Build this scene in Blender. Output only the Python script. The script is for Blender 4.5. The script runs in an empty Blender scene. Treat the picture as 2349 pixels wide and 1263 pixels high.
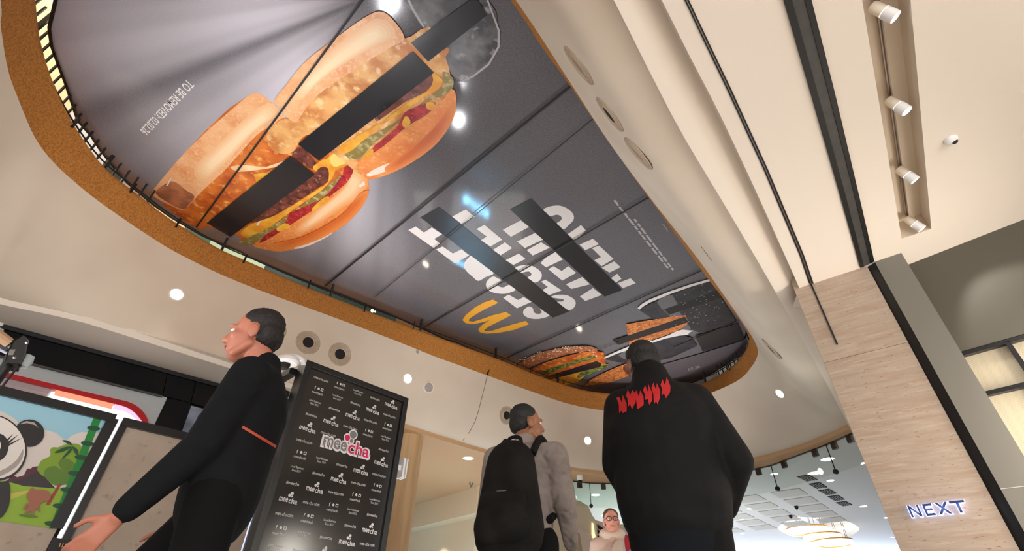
import bpy, bmesh, math, random
from mathutils import Vector, Matrix
from mathutils.geometry import tessellate_polygon
from mathutils.bvhtree import BVHTree
random.seed(7)
sc = bpy.context.scene
col = sc.collection
PI = math.pi

# ------------------------------------------------------------------ camera
IW, IH = 2349, 1263
FPX, PITCH, ROLL, CZ = 1118.76, 0.647571, 0.0204827, 0.5
_f = Vector((0, math.cos(PITCH), math.sin(PITCH)))
_u0 = Vector((0, -math.sin(PITCH), math.cos(PITCH)))
_r0 = Vector((1, 0, 0))
_r = math.cos(ROLL) * _r0 + math.sin(ROLL) * _u0
_u = -math.sin(ROLL) * _r0 + math.cos(ROLL) * _u0
CAM = Vector((0, 0, CZ))
cd = bpy.data.cameras.new('camera')
cam = bpy.data.objects.new('camera', cd)
col.objects.link(cam)
cd.sensor_width = 36.0
cd.lens = FPX / IW * 36.0
cd.clip_start = 0.05
cd.clip_end = 300
m = Matrix((( _r.x, _u.x, -_f.x, 0), (_r.y, _u.y, -_f.y, 0), (_r.z, _u.z, -_f.z, CZ), (0, 0, 0, 1)))
cam.matrix_world = m
sc.camera = cam

# ------------------------------------------------------------------ lights of the place and added fill
sc.view_settings.view_transform = 'Standard'
sc.view_settings.look = 'None'
sc.view_settings.gamma = 1.0
sc.view_settings.exposure = 0.1
sc.cycles.use_denoising = True
sc.cycles.max_bounces = 8
sc.cycles.sample_clamp_indirect = 6.0
wd = bpy.data.worlds.new('world')
sc.world = wd
wd.use_nodes = True
bg = wd.node_tree.nodes['Background']
bg.inputs[0].default_value = (1.0, 0.975, 0.945, 1)
bg.inputs[1].default_value = 0.95


def lamp(kind, name, loc, power, color=(1, .95, .88), size=.1, aim=(0, 0, -1), angle=1.6, blend=.6, sy=None):
    ld = bpy.data.lights.new(name, kind)
    ld.energy = power
    ld.color = color
    o = bpy.data.objects.new(name, ld)
    col.objects.link(o)
    o.location = loc
    o.rotation_euler = Vector(aim).to_track_quat('-Z', 'Y').to_euler()
    if kind == 'AREA':
        ld.shape = 'RECTANGLE'
        ld.size = size
        ld.size_y = sy or size
    else:
        ld.shadow_soft_size = size
    if kind == 'SPOT':
        ld.spot_size = angle
        ld.spot_blend = blend
    return o


# added fill behind the camera, far daylight, lit shopfronts and upper gallery lamps
lamp('AREA', 'rear_fill', (2.4, -6.0, .5), 990, (.98, .985, 1), 8, (-.05, .5, .86), sy=5)  # added area lamp behind the camera that brightens the ceilings
lamp('AREA', 'shopfront_glow', (-8.5, -3.5, 1.8), 20, (1, .95, .9), 5, (.8, .75, .35), sy=3)
lamp('AREA', 'far_ceiling_fill', (5.5, 19, .8), 210, (1, .97, .93), 6, (0, .1, 1), sy=6)  # added, aimed up to brighten the nearer far ceiling
lamp('AREA', 'far_mall_daylight', (15, 31, 1.0), 2250, (.76, .86, 1), 13, (0, .0, 1), sy=13)
lamp('AREA', 'back_ceiling_fill', (-1.2, 10.6, .5), 45, (1, .93, .82), 3, (0, .1, 1), sy=3)  # added, stands in for floor bounce on the warm ceiling
for q in ((-4.6, 3.4, 7.6), (-3.4, 6.8, 7.6), (1.0, 9.8, 7.6)):
    lamp('POINT', 'gallery_lamp', q, 150, (1, .95, .88), .3)
for q in ((1.6, -.6, 3.3), (4.4, .8, 3.3), (-1.4, -3.2, 3.3), (2.2, -3.5, 3.3), (.5, 12.0, 3.3)):
    lamp('SPOT', 'mall_spot', q, 200, (1, .95, .88), .06, (0, 0, -1), 2.2, .7)


# ------------------------------------------------------------------ picture <-> place
def ray(x, y):
    return _f + _r * ((x - IW / 2) / FPX) + _u * (-(y - IH / 2) / FPX)


def P(x, y, z):
    d = ray(x, y)
    return CAM + d * ((z - CZ) / d.z)


def V(x, y, a, b):
    """point where the view ray meets the upright plane through a and b"""
    d = ray(x, y)
    n = Vector((-(b.y - a.y), b.x - a.x))
    t = (n.x * a.x + n.y * a.y) / (n.x * d.x + n.y * d.y)
    return CAM + d * t


def D(x, y, dist):
    d = ray(x, y)
    return CAM + d * (dist / math.hypot(d.x, d.y))


# ------------------------------------------------------------------ materials
def lin(c):
    c = c / 255.0
    return c / 12.92 if c <= .04045 else ((c + .055) / 1.055) ** 2.4


def C(r, g, b):
    return (lin(r), lin(g), lin(b), 1)


def mat(name, rgb, rough=.6, metal=0, emit=None, es=0, noise=None, spec=.5, bump=0, bd=.01, alpha=None, trans=0, coat=0):
    m = bpy.data.materials.new(name)
    m.use_nodes = True
    nt = m.node_tree
    b = nt.nodes['Principled BSDF']
    b.inputs['Base Color'].default_value = C(*rgb)
    b.inputs['Roughness'].default_value = rough
    b.inputs['Metallic'].default_value = metal
    b.inputs['Specular IOR Level'].default_value = spec
    if trans:
        b.inputs['Transmission Weight'].default_value = trans
    if coat:
        b.inputs['Coat Weight'].default_value = coat
    if emit:
        b.inputs['Emission Color'].default_value = C(*emit)
        b.inputs['Emission Strength'].default_value = es
    if noise:
        # noise: list of (scale xyz or float, rgb2, low, high, detail)
        tc = nt.nodes.new('ShaderNodeTexCoord')
        prev = None
        for (scl, rgb2, lo, hi, det) in noise:
            mp = nt.nodes.new('ShaderNodeMapping')
            s = scl if isinstance(scl, tuple) else (scl, scl, scl)
            mp.inputs['Scale'].default_value = s
            nt.links.new(tc.outputs['Object'], mp.inputs['Vector'])
            nz = nt.nodes.new('ShaderNodeTexNoise')
            nz.inputs['Scale'].default_value = 1.0
            nz.inputs['Detail'].default_value = det
            nt.links.new(mp.outputs[0], nz.inputs['Vector'])
            mr = nt.nodes.new('ShaderNodeMapRange')
            mr.inputs['From Min'].default_value = lo
            mr.inputs['From Max'].default_value = hi
            nt.links.new(nz.outputs[0], mr.inputs['Value'])
            mx = nt.nodes.new('ShaderNodeMix')
            mx.data_type = 'RGBA'
            nt.links.new(mr.outputs[0], mx.inputs[0])
            if prev is None:
                mx.inputs[6].default_value = C(*rgb)
            else:
                nt.links.new(prev, mx.inputs[6])
            mx.inputs[7].default_value = C(*rgb2)
            prev = mx.outputs[2]
        nt.links.new(prev, b.inputs['Base Color'])
        if bump:
            bp = nt.nodes.new('ShaderNodeBump')
            bp.inputs['Strength'].default_value = bump
            bp.inputs['Distance'].default_value = bd
            nt.links.new(mr.outputs[0], bp.inputs['Height'])
            nt.links.new(bp.outputs[0], b.inputs['Normal'])
    return m


def glass(name, tint=(235, 242, 238), f=.12):
    m = bpy.data.materials.new(name)
    m.use_nodes = True
    nt = m.node_tree
    nt.nodes.clear()
    o = nt.nodes.new('ShaderNodeOutputMaterial')
    t = nt.nodes.new('ShaderNodeBsdfTransparent')
    t.inputs[0].default_value = C(*tint)
    g = nt.nodes.new('ShaderNodeBsdfGlossy')
    g.inputs['Roughness'].default_value = .02
    fr = nt.nodes.new('ShaderNodeFresnel')
    fr.inputs[0].default_value = 1.3
    mx = nt.nodes.new('ShaderNodeMixShader')
    nt.links.new(fr.outputs[0], mx.inputs[0])
    nt.links.new(t.outputs[0], mx.inputs[1])
    nt.links.new(g.outputs[0], mx.inputs[2])
    nt.links.new(mx.outputs[0], o.inputs[0])
    return m


WHITE = mat('white_plaster', (214, 200, 182), .75, noise=[(1.2, (206, 190, 172), .35, .7, 2)])
SOFFIT = mat('soffit_paint', (229, 217, 204), .7)
CORK = mat('cork_brown', (182, 118, 47), .8, noise=[(55, (146, 92, 34), .42, .62, 4), (180, (214, 156, 84), .58, .75, 2)])
BLACK = mat('black_paint', (16, 16, 18), .45)
BLACKSAT = mat('black_satin', (22, 23, 26), .3)
DGREY = mat('dark_grey_metal', (62, 62, 62), .5, noise=[(9, (74, 70, 66), .4, .7, 3)])
STEEL = mat('steel', (150, 150, 150), .3, metal=.9)
FLOORM = mat('floor_tile', (206, 201, 194), .35)
GREYP = mat('grey_panel', (136, 130, 118), .6)
LAMPW = mat('lamp_warm', (255, 240, 215), .5, emit=(255, 238, 210), es=22)
LAMPC = mat('lamp_cool', (255, 255, 255), .5, emit=(245, 250, 255), es=12)
LAMPS = mat('lamp_spot', (255, 255, 255), .5, emit=(255, 252, 245), es=9)
CREAM = mat('cream_fitting', (226, 214, 198), .5)
HOLE = mat('dark_bore', (20, 16, 13), .8)
CHROME = mat('chrome', (190, 190, 192), .15, metal=1)
WHITEP = mat('white_plastic', (225, 222, 220), .4)


# ------------------------------------------------------------------ mesh helpers
def link(o, parent=None):
    col.objects.link(o)
    if parent is not None:
        o.parent = parent
    return o


def tag(o, label=None, cat=None, group=None, kind=None):
    if label:
        o['label'] = label
    if cat:
        o['category'] = cat
    if group:
        o['group'] = group
    if kind:
        o['kind'] = kind
    return o


def empty(name, loc, label=None, cat=None, group=None):
    o = bpy.data.objects.new(name, None)
    o.empty_display_size = .1
    o.location = loc
    link(o)
    return tag(o, label, cat, group)


def rootloc(o):
    v = Vector((0, 0, 0))
    while o is not None:
        v += o.location
        o = o.parent
    return v


def tess(loops):
    pts = [p for l in loops for p in l]
    return pts, [tuple(t) for t in tessellate_polygon([[Vector(p) for p in l] for l in loops])]


class MB:
    def __init__(s):
        s.v, s.f, s.mi = [], [], []

    def add(s, vs, fs, mi=0):
        b = len(s.v)
        s.v += [Vector(v) for v in vs]
        for f in fs:
            s.f.append(tuple(i + b for i in f))
            s.mi.append(mi)
        return s

    def hexa(s, a, mi=0):
        """8 corners: bottom ring 0-3, top ring 4-7"""
        return s.add(a, [(3, 2, 1, 0), (4, 5, 6, 7), (0, 1, 5, 4), (1, 2, 6, 5), (2, 3, 7, 6), (3, 0, 4, 7)], mi)

    def box(s, c, ax, ay, az, mi=0):
        c, ax, ay, az = Vector(c), Vector(ax), Vector(ay), Vector(az)
        return s.hexa([c - ax - ay - az, c + ax - ay - az, c + ax + ay - az, c - ax + ay - az,
                       c - ax - ay + az, c + ax - ay + az, c + ax + ay + az, c - ax + ay + az], mi)

    def bar(s, a, b, w, h, up=(0, 0, 1), mi=0):
        a, b = Vector(a), Vector(b)
        d = (b - a)
        u = Vector(up)
        x = d.cross(u)
        if x.length < 1e-6:
            x = d.cross(Vector((1, 0, 0)))
        x.normalize()
        y = x.cross(d).normalized()
        return s.box((a + b) / 2, d / 2, x * w / 2, y * h / 2, mi)

    def prism(s, poly, vec, mi=0):
        n = len(poly)
        vec = Vector(vec)
        pts, tr = tess([poly])
        pts = [Vector(p) for p in pts]
        vs = pts + [p + vec for p in pts]
        fs = [t for t in tr] + [tuple(i + n for i in reversed(t)) for t in tr]
        fs += [(i, (i + 1) % n, (i + 1) % n + n, i + n) for i in range(n)]
        return s.add(vs, fs, mi)

    def poly(s, loops, mi=0):
        pts, tr = tess(loops)
        return s.add(pts, tr, mi)

    def tube(s, pts, r, n=10, mi=0, cap=True):
        pts = [Vector(p) for p in pts]
        rs = r if isinstance(r, (list, tuple)) else [r] * len(pts)
        t0 = (pts[1] - pts[0]).normalized()
        x = t0.orthogonal().normalized()
        vs, fs = [], []
        for i, p in enumerate(pts):
            t = (pts[min(i + 1, len(pts) - 1)] - pts[max(i - 1, 0)]).normalized()
            x = (x - t * x.dot(t)).normalized()
            y = t.cross(x)
            for k in range(n):
                a = 2 * PI * k / n
                vs.append(p + (x * math.cos(a) + y * math.sin(a)) * rs[i])
        for i in range(len(pts) - 1):
            for k in range(n):
                fs.append((i * n + k, i * n + (k + 1) % n, (i + 1) * n + (k + 1) % n, (i + 1) * n + k))
        if cap:
            fs.append(tuple(reversed(range(n))))
            fs.append(tuple((len(pts) - 1) * n + k for k in range(n)))
        return s.add(vs, fs, mi)

    def lathe(s, c, axis, prof, n=24, mi=0, cap=False):
        """prof: (radius, height along axis)"""
        c, ax = Vector(c), Vector(axis).normalized()
        x = ax.orthogonal().normalized()
        y = ax.cross(x)
        vs, fs = [], []
        for (r, h) in prof:
            for k in range(n):
                a = 2 * PI * k / n
                vs.append(c + ax * h + (x * math.cos(a) + y * math.sin(a)) * r)
        for i in range(len(prof) - 1):
            for k in range(n):
                fs.append((i * n + k, i * n + (k + 1) % n, (i + 1) * n + (k + 1) % n, (i + 1) * n + k))
        if cap:
            fs.append(tuple(reversed(range(n))))
            fs.append(tuple((len(prof) - 1) * n + k for k in range(n)))
        return s.add(vs, fs, mi)

    def grid(s, rows, mi=0, close=False):
        nr, nc = len(rows), len(rows[0])
        vs = [p for r in rows for p in r]
        fs = []
        for i in range(nr - 1):
            for k in range(nc if close else nc - 1):
                k2 = (k + 1) % nc
                fs.append((i * nc + k, i * nc + k2, (i + 1) * nc + k2, (i + 1) * nc + k))
        return s.add(vs, fs, mi)

    def build(s, name, mats, parent=None, smooth=True, ang=35, bevel=0):
        me = bpy.data.meshes.new(name)
        off = rootloc(parent) if parent is not None else Vector((0, 0, 0))
        me.from_pydata([v - off for v in s.v], [], s.f)
        for mm in (mats if isinstance(mats, (list, tuple)) else [mats]):
            me.materials.append(mm)
        for p, i in zip(me.polygons, s.mi):
            p.material_index = i
            p.use_smooth = smooth
        me.update()
        if smooth:
            me.set_sharp_from_angle(angle=math.radians(ang))
        o = bpy.data.objects.new(name, me)
        link(o, parent)
        if bevel:
            bv = o.modifiers.new('bevel', 'BEVEL')
            bv.width = bevel
            bv.segments = 2
            bv.limit_method = 'ANGLE'
        return o


def cr(pts, n=4, closed=True):
    """Catmull-Rom through 2D or 3D points"""
    pts = [Vector(p) for p in pts]
    out = []
    N = len(pts)
    for i in range(N if closed else N - 1):
        if closed:
            a, b, c, d = pts[(i - 1) % N], pts[i], pts[(i + 1) % N], pts[(i + 2) % N]
        else:
            a, b, c, d = pts[max(i - 1, 0)], pts[i], pts[i + 1], pts[min(i + 2, N - 1)]
        for k in range(n):
            t = k / n
            out.append(.5 * ((2 * b) + (c - a) * t + (2 * a - 5 * b + 4 * c - d) * t * t + (3 * b - a - 3 * c + d) * t ** 3))
    if not closed:
        out.append(pts[-1])
    return out


_fontcache = {}


def text_geo(s, bold=0.0):
    key = (s, bold)
    if key not in _fontcache:
        cu = bpy.data.curves.new('lettering', 'FONT')
        cu.body = s
        cu.offset = bold
        cu.resolution_u = 4
        o = bpy.data.objects.new('lettering', cu)
        col.objects.link(o)
        dg = bpy.context.evaluated_depsgraph_get()
        me = bpy.data.meshes.new_from_object(o.evaluated_get(dg))
        vs = [v.co.copy() for v in me.vertices]
        fs = [tuple(p.vertices) for p in me.polygons]
        col.objects.unlink(o)
        bpy.data.objects.remove(o)
        bpy.data.curves.remove(cu)
        bpy.data.meshes.remove(me)
        x0, x1 = min(v.x for v in vs), max(v.x for v in vs)
        y0, y1 = min(v.y for v in vs), max(v.y for v in vs)
        vs = [((v.x - x0) / (x1 - x0), (v.y - y0) / (y1 - y0)) for v in vs]
        _fontcache[key] = (vs, fs, (x1 - x0) / max(y1 - y0, 1e-6))
    return _fontcache[key]


def put_text(mb, s, o, r, u, mi=0, bold=0.0):
    vs, fs, asp = text_geo(s, bold)
    o, r, u = Vector(o), Vector(r), Vector(u)
    mb.add([o + r * a + u * b for a, b in vs], fs, mi)
    return asp


# ================================================================== SETTING
ZL = 3.4      # lower ceiling
ZR = 4.7      # lower edge of the cork band round the void
ZT = 5.05     # upper edge of that band
ZB = 5.4      # stretched banner

mb = MB()
mb.add([(-40, -25, 0), (50, -25, 0), (50, 60, 0), (-40, 60, 0)], [(0, 1, 2, 3)])
tag(mb.build('floor', FLOORM, smooth=False), kind='structure')

# --- plaster skirt that flares from the void down to the lower ceiling
ST = [  # rim px , lower edge px
    ((2, 0), (-6.3, 1.6)), ((2, 60), (-6.5, 2.2)), ((18, 158), (-6.7, 2.9)), ((40, 222), (-6.85, 3.45)), ((79, 313), (-6.98, 4.0)),
    ((119, 368), (-95, 673)), ((170, 416), (-40, 686)), ((218, 455), (12, 700)), ((281, 500), (85, 715)), ((350, 546), (170, 734)), ((407, 580), (250, 757)),
    ((500, 626), (385, 800)), ((600, 667), (520, 842)), ((691, 700), (640, 880)), ((800, 740), (740, 915)), ((905, 780), (845, 950)),
    ((1000, 818), (940, 985)), ((1050, 836), (1000, 1005)), ((1116, 860), (1070, 1026)), ((1221, 898), (1175, 1054)), ((1306, 926), (1285, 1075)), ((1380, 940), (1385, 1088)), ((1450, 943), (1470, 1090)),
    ((1540, 932), (1580, 1085)), ((1620, 905), (1690, 1068)), ((1691, 873), (1830, 1030)), ((1723, 842), (1915, 998)), ((1738, 812), (1951, 983)),
    ((1732, 785), (1928, 938)), ((1704, 740), (1845, 785)), ((1650, 662), (1790, 689)), ((1600, 592), (1739, 600)),
    ((1500, 465), (1655, 458)), ((1400, 330), (1563, 304)), ((1300, 177), (1478, 140)), ((1183, 0), (1408, 0)),
    (None, (-.25, .1)), (None, (-1.3, -.95)), (None, (-2.9, -1.2)), (None, (-4.9, -.2))]
OFFRIM = [(-1.1, .42), (-1.75, -.05), (-2.65, 0.0), (-3.55, .85)]
A, B = [], []
k = 0
for rp, bp in ST:
    if rp is None:
        A.append(Vector((OFFRIM[k][0], OFFRIM[k][1], ZR)))
        k += 1
    else:
        A.append(P(rp[0], rp[1], ZR))
    if abs(bp[0]) < 12 and abs(bp[1]) < 12 and isinstance(bp[0], float):
        B.append(Vector((bp[0], bp[1], ZL)))
    else:
        B.append(P(bp[0], bp[1], ZL))
RIM = cr(A, 6)
LOW = cr(B, 6)
NS = len(RIM)
rows = []
NP = 22
for j in range(NP + 1):
    t = j / NP
    row = []
    for ii, (a, b) in enumerate(zip(RIM, LOW)):
        lip = Vector((b.x, b.y, ZL + .07))
        si = ii / 6
        wr = max(0, min(1, (si - 27.5) / 3)) * max(0, min(1, (39 - si) / 2))
        wr = wr * wr * (3 - 2 * wr)
        kx = a + (b - a) * (.47 + .13 * wr)
        kk = Vector((kx.x, kx.y, ZL + .07 + .05 * (ZR - ZL)))
        wt = 1 + 5 * wr
        b0, b1, b2 = (1 - t) ** 2, 2 * t * (1 - t) * wt, t * t
        row.append((a * b0 + kk * b1 + lip * b2) / (b0 + b1 + b2))
    rows.append(row)
# the skirt runs on behind the lip of the next tier
row = []
for a, b in zip(RIM, LOW):
    d = (Vector((b.x, b.y, 0)) - Vector((a.x, a.y, 0))).normalized()
    row.append(Vector((b.x, b.y, ZL + .09)) + d * .12)
rows.append(row)
mb = MB()
mb.grid(rows, close=True)
skirt = mb.build('ceiling', WHITE, ang=80)
tag(skirt, kind='structure')
bvh = BVHTree.FromPolygons([v.co for v in skirt.data.vertices], [tuple(p.vertices) for p in skirt.data.polygons])


def on_skirt(x, y):
    d = ray(x, y).normalized()
    loc, nor, i, dist = bvh.ray_cast(CAM, d)
    if loc is None:
        return P(x, y, ZL), Vector((0, 0, -1))
    if nor.dot(d) > 0:
        nor = -nor
    return loc, nor


# --- cork coloured nosing round the void
INN_PX = [(83, -60), (84, 30), (95, 105), (122, 190), (160, 270), (205, 340), (250, 395), (330, 458), (400, 510), (500, 570), (560, 597), (700, 657), (850, 716),
          (1000, 772), (1150, 827), (1240, 864), (1330, 893), (1400, 903), (1480, 903), (1560, 893), (1620, 876), (1680, 840), (1712, 800), (1716, 768), (1690, 725),
          (1625, 640), (1520, 497), (1410, 345), (1307, 196), (1240, 104), (1163, -10)]
INN = [P(x, y, ZT) for x, y in INN_PX]
INN += [Vector((-1.25, .55, ZT)), Vector((-1.85, .12, ZT)), Vector((-2.65, .2, ZT)), Vector((-3.4, 1.0, ZT))]
INN = cr(INN, 5)


def resample(loop, n, start):
    loop = [Vector(p) for p in loop]
    i0 = min(range(len(loop)), key=lambda i: (loop[i].xy - start.xy).length)
    loop = loop[i0:] + loop[:i0]
    L = [0]
    for i in range(len(loop)):
        L.append(L[-1] + (loop[(i + 1) % len(loop)] - loop[i]).length)
    out = []
    for k in range(n):
        s = L[-1] * k / n
        i = 0
        while L[i + 1] < s:
            i += 1
        t = (s - L[i]) / max(L[i + 1] - L[i], 1e-9)
        out.append(loop[i].lerp(loop[(i + 1) % len(loop)], t))
    return out


def orient(loop):
    ar = sum(loop[i].x * loop[(i + 1) % len(loop)].y - loop[(i + 1) % len(loop)].x * loop[i].y for i in range(len(loop)))
    return loop if ar > 0 else list(reversed(loop))


RIMo, INNo = orient(RIM), orient(INN)
NR = 220
# match the inner outline to the rim station by station: nearest point by arc from both ends of the left tip
ra = resample(RIMo, NR, Vector((-5.6, 3.8, 0)))
ib = []
fine = resample(INNo, 1400, Vector((-5.6, 3.8, 0)))
prev = 0
for p in ra:
    best = min(range(prev - 25, prev + 60), key=lambda i: (fine[i % 1400].xy - p.xy).length)
    prev = max(best, prev)
    ib.append(fine[prev % 1400])
mb = MB()
rows = []
for j in range(9):
    t = j / 8
    row = []
    for a, b in zip(ra, ib):
        # bulges a little into the void, like a rounded nosing
        c = Vector((a.x, a.y, 0))
        nrm = (Vector((b.x, b.y, 0)) - c)
        p = a.lerp(b, t)
        n2 = Vector((0, 0, 0))
        row.append(p)
    rows.append(row)
# top of the nosing: returns outwards, carrying the upper floor edge
cen = Vector((-.5, 4.6, 0))
row = []
for a, b in zip(ra, ib):
    d = (Vector((b.x, b.y, 0)) - cen).normalized()
    row.append(b + d * .02 + Vector((0, 0, .02)))
rows.append(row)
row = []
for i, (a, b) in enumerate(zip(ra, ib)):
    tg = ib[(i + 2) % NR] - ib[i - 2]
    nn = Vector((tg.y, -tg.x, 0))
    nn = nn.normalized() if nn.length > 1e-6 else Vector((1, 0, 0))
    row.append(b + nn * 1.6 + Vector((0, 0, .02)))
rows.append(row)
mb.grid(rows, close=True)
tag(mb.build('trim_1', CORK, ang=60), kind='structure')
# black joint across the nosing and its hairline down the plaster
jp = [P(1117, 860, ZR) + Vector((0, -.012, -.002)), P(1122, 848, ZR + .12), P(1126, 836, ZR + .26), P(1126, 829, ZT)]
mb = MB()
mb.tube([p + (CAM - p).normalized() * .015 for p in jp], .014, 6)
tag(mb.build('trim_2', BLACK), kind='structure')
cpx = [(1117, 862), (1112, 885), (1104, 915), (1098, 940), (1090, 965), (1078, 988), (1062, 1009)]
mb = MB()
pts = []
for q in cpx:
    l, n = on_skirt(*q)
    pts.append(l + n * .004)
mb.tube(pts, .006, 6)
tag(mb.build('trim_3', mat('joint_brown', (120, 104, 88), .8)), kind='structure')

# --- lower ceiling strips round the skirt
def Pl(l, z=ZL):
    return [P(x, y, z) for x, y in l]


fascA, fascB = P(0, 745, ZL), P(510, 885, ZL)
fd = (fascB - fascA).normalized()
# left strip between fold line and shopfront
fold = [Vector((-6.3, -1.0, ZL)), Vector((-6.3, 1.6, ZL)), Vector((-6.7, 2.9, ZL)), Vector((-6.98, 4.0, ZL))] + Pl([(-95, 673), (12, 700), (85, 715), (170, 734), (250, 757), (520, 842), (640, 882), (740, 915)])
fold = cr(fold, 5, False)
outer = [fascB + fd * 1.1, fascB, fascA, fascA - fd * 2.2, fascA - fd * 7]
mb = MB()
mb.poly([fold + [P(800, 945, ZL)] + outer])
mb.grid([fold, [p + Vector((0, 0, .1)) for p in fold]])
tag(mb.build('ceiling.001', SOFFIT, ang=30), kind='structure')
# far strip: skirt edge to the glass line and to the back wall
warm = mat('warm_soffit', (194, 154, 114), .7)
edge = cr(Pl([(740, 915), (940, 985), (1050, 1020), (1150, 1048), (1275, 1074), (1400, 1089), (1500, 1090), (1600, 1083), (1720, 1062), (1850, 1025), (1949, 983)]), 4, False)
GL_PX = [(1957, 990), (1850, 1036), (1770, 1066), (1720, 1078), (1560, 1108), (1400, 1108), (1330, 1105), (1285, 1099)]
GL = Pl(GL_PX)
mb = MB()
back = [P(1240, 1092, ZL), P(1130, 1117, ZL), P(1095, 1115, ZL), P(960, 1155, ZL), P(880, 1178, ZL), Vector((-9, 13, ZL)), fascB + fd * 1.1, P(800, 945, ZL)]
mb.poly([edge + cr(GL, 3, False) + back])
mb.grid([edge, [p + Vector((0, 0, .1)) for p in edge]])
tag(mb.build('ceiling.002', warm, ang=30), kind='structure')
# edge fascia of that strip above the glass
mb = MB()
g2 = cr(GL, 3, False)
mb.grid([g2, [p + Vector((0, 0, .8)) for p in g2]])
tag(mb.build('trim_4', WHITE), kind='structure')

# --- two stepped tiers and the shop-side soffit on the right
def backwards(l, d=6):
    v = (l[0] - l[1]).normalized()
    return [l[0] + v * d] + l


R2 = backwards(Pl([(1408, 0), (1478, 140), (1563, 304), (1655, 458), (1739, 600), (1790, 689), (1838, 773), (1925, 933), (1951, 985), (1962, 1003)]))
R3z = 3.35
R3 = backwards(Pl([(1518, 0), (1585, 134), (1653, 266), (1735, 440), (1807, 600), (1833, 659)], R3z))
R3e = R3 + [R3[-1] + (R3[-1] - R3[-2]).normalized() * k for k in (1.2, 3.2)]
r2 = cr(R2, 5, False)
r3 = cr(R3e, 5, False)
r3 = resample(r3 + [], len(r2), r3[0]) if False else r3


def even(l, n):
    L = [0]
    for i in range(len(l) - 1):
        L.append(L[-1] + (l[i + 1] - l[i]).length)
    out = []
    for k in range(n):
        s = L[-1] * k / (n - 1)
        i = 0
        while i < len(l) - 2 and L[i + 1] < s:
            i += 1
        out.append(l[i].lerp(l[i + 1], (s - L[i]) / max(L[i + 1] - L[i], 1e-9)))
    return out


e2, e3 = even(r2, 60), even(r3, 60)
mb = MB()
rows = [[p + Vector((0, 0, .12)) for p in e2], e2]
for t in (.3, .6, .8, .92, 1.0, 1.1):
    rows.append([Vector((a.x + (b.x - a.x) * t, a.y + (b.y - a.y) * t, ZL + .13 * t ** 3)) for a, b in zip(e2, e3)])
mb.grid(rows)
tag(mb.build('ceiling.003', SOFFIT, ang=40), kind='structure')

PA, PB = P(1862, 651, R3z), P(1989, 610, R3z)           # pillar front line
wA, wB = P(2085, 606, R3z), P(2349, 503, R3z)           # grey wall line
FA, FB = P(2006.6, 600, R3z), P(2067.5, 579.5, R3z)     # grey fin line
tA, tB, tC, tD = P(1977.6, 0, R3z), P(2068.3, 547.1, R3z), P(2136.4, 525, R3z), P(2089.2, 0, R3z)
td = (tA - tB).normalized()
trough = [tB, tC, tD + td * 2.2, tA + td * 2.2]
rsof = cr(R3, 5, False)
wd_ = (wB - wA).normalized()
outerS = rsof + [rsof[-1] + Vector((.1, .35, 0)), PB + Vector((.5, .5, 0)), wA + Vector((.25, .25, 0)), wA + Vector((.3, 0, 0)) - wd_ * .1, wB + wd_ * 4, Vector((6, -6, R3z)), Vector((rsof[0].x, -6, R3z))]
outerS = [Vector((p.x, p.y, R3z)) for p in outerS]
mb = MB()
mb.poly([outerS, trough])
mb.grid([rsof, [p + Vector((0, 0, .16)) for p in rsof]])
tag(mb.build('ceiling.004', SOFFIT, ang=30), kind='structure')

# light trough (recess) in the soffit
TD = .17
tt = [p + Vector((0, 0, TD)) for p in trough]
mb = MB()
mb.grid([trough, tt], close=True)
mb.poly([tt])
tag(mb.build('ceiling.005', mat('trough_paint', (214, 198, 178), .7), ang=30), kind='structure')

# --- upper storey seen through the gap round the banner
UP = mat('upper_ceiling', (226, 214, 190), .7)
mb = MB()
mb.add([(-14, -6, 8.6), (14, -6, 8.6), (14, 22, 8.6), (-14, 22, 8.6)], [(3, 2, 1, 0)])
tag(mb.build('ceiling.006', UP, smooth=False), kind='structure')


def offset(loop, d):
    out = []
    n = len(loop)
    for i in range(n):
        t = loop[(i + 2) % n] - loop[i - 2]
        nn = Vector((t.y, -t.x, 0))
        nn = nn.normalized() if nn.length > 1e-6 else Vector((1, 0, 0))
        out.append(loop[i] + nn * d)
    return out


def arc_between(loop, a, b):
    """stretch of a counter-clockwise loop from nearest a to nearest b (going the way that stays ahead of the camera)"""
    ia = min(range(len(loop)), key=lambda i: (loop[i].xy - a.xy).length)
    ib_ = min(range(len(loop)), key=lambda i: (loop[i].xy - b.xy).length)
    if ib_ <= ia:
        return loop[ia:] + loop[:ib_ + 1]
    return loop[ia:ib_ + 1]


# clockwise walk (left -> far -> right) = reversed ccw
INR = list(reversed(ib))


def walk(d, a=(-3.6, 1.2), b=(4.6, 8.2)):
    lp = list(reversed(offset(ib, d)))
    return arc_between(lp, Vector((a[0], a[1], 0)), Vector((b[0], b[1], 0)))


# upper gallery wall ring
segcol = [
    (90, mat('gallery_cream', (232, 206, 160), .6)),
    (178, mat('gallery_pale', (205, 207, 214), .6)),
    (235, mat('gallery_black', (34, 36, 36), .5)),
    (330, mat('gallery_grey', (150, 142, 134), .6)),
    (400, mat('gallery_white', (236, 226, 196), .5)),
    (470, mat('gallery_teal', (70, 104, 92), .4)),
    (590, mat('gallery_green', (190, 214, 186), .4)),
    (900, mat('gallery_dark_teal', (36, 60, 58), .35)),
    (1000, mat('gallery_olive', (120, 84, 46), .5)),
    (1420, mat('gallery_navy', (22, 48, 60), .35)),
    (1600, mat('gallery_dark', (24, 26, 30), .35)),
    (3000, mat('gallery_black_right', (18, 20, 22), .35))]
wl = walk(1.25)


def px_of(p):
    d = p - CAM
    z = d.dot(_f)
    return (IW / 2 + FPX * d.dot(_r) / z, IH / 2 - FPX * d.dot(_u) / z) if z > .05 else (-999, -999)


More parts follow.
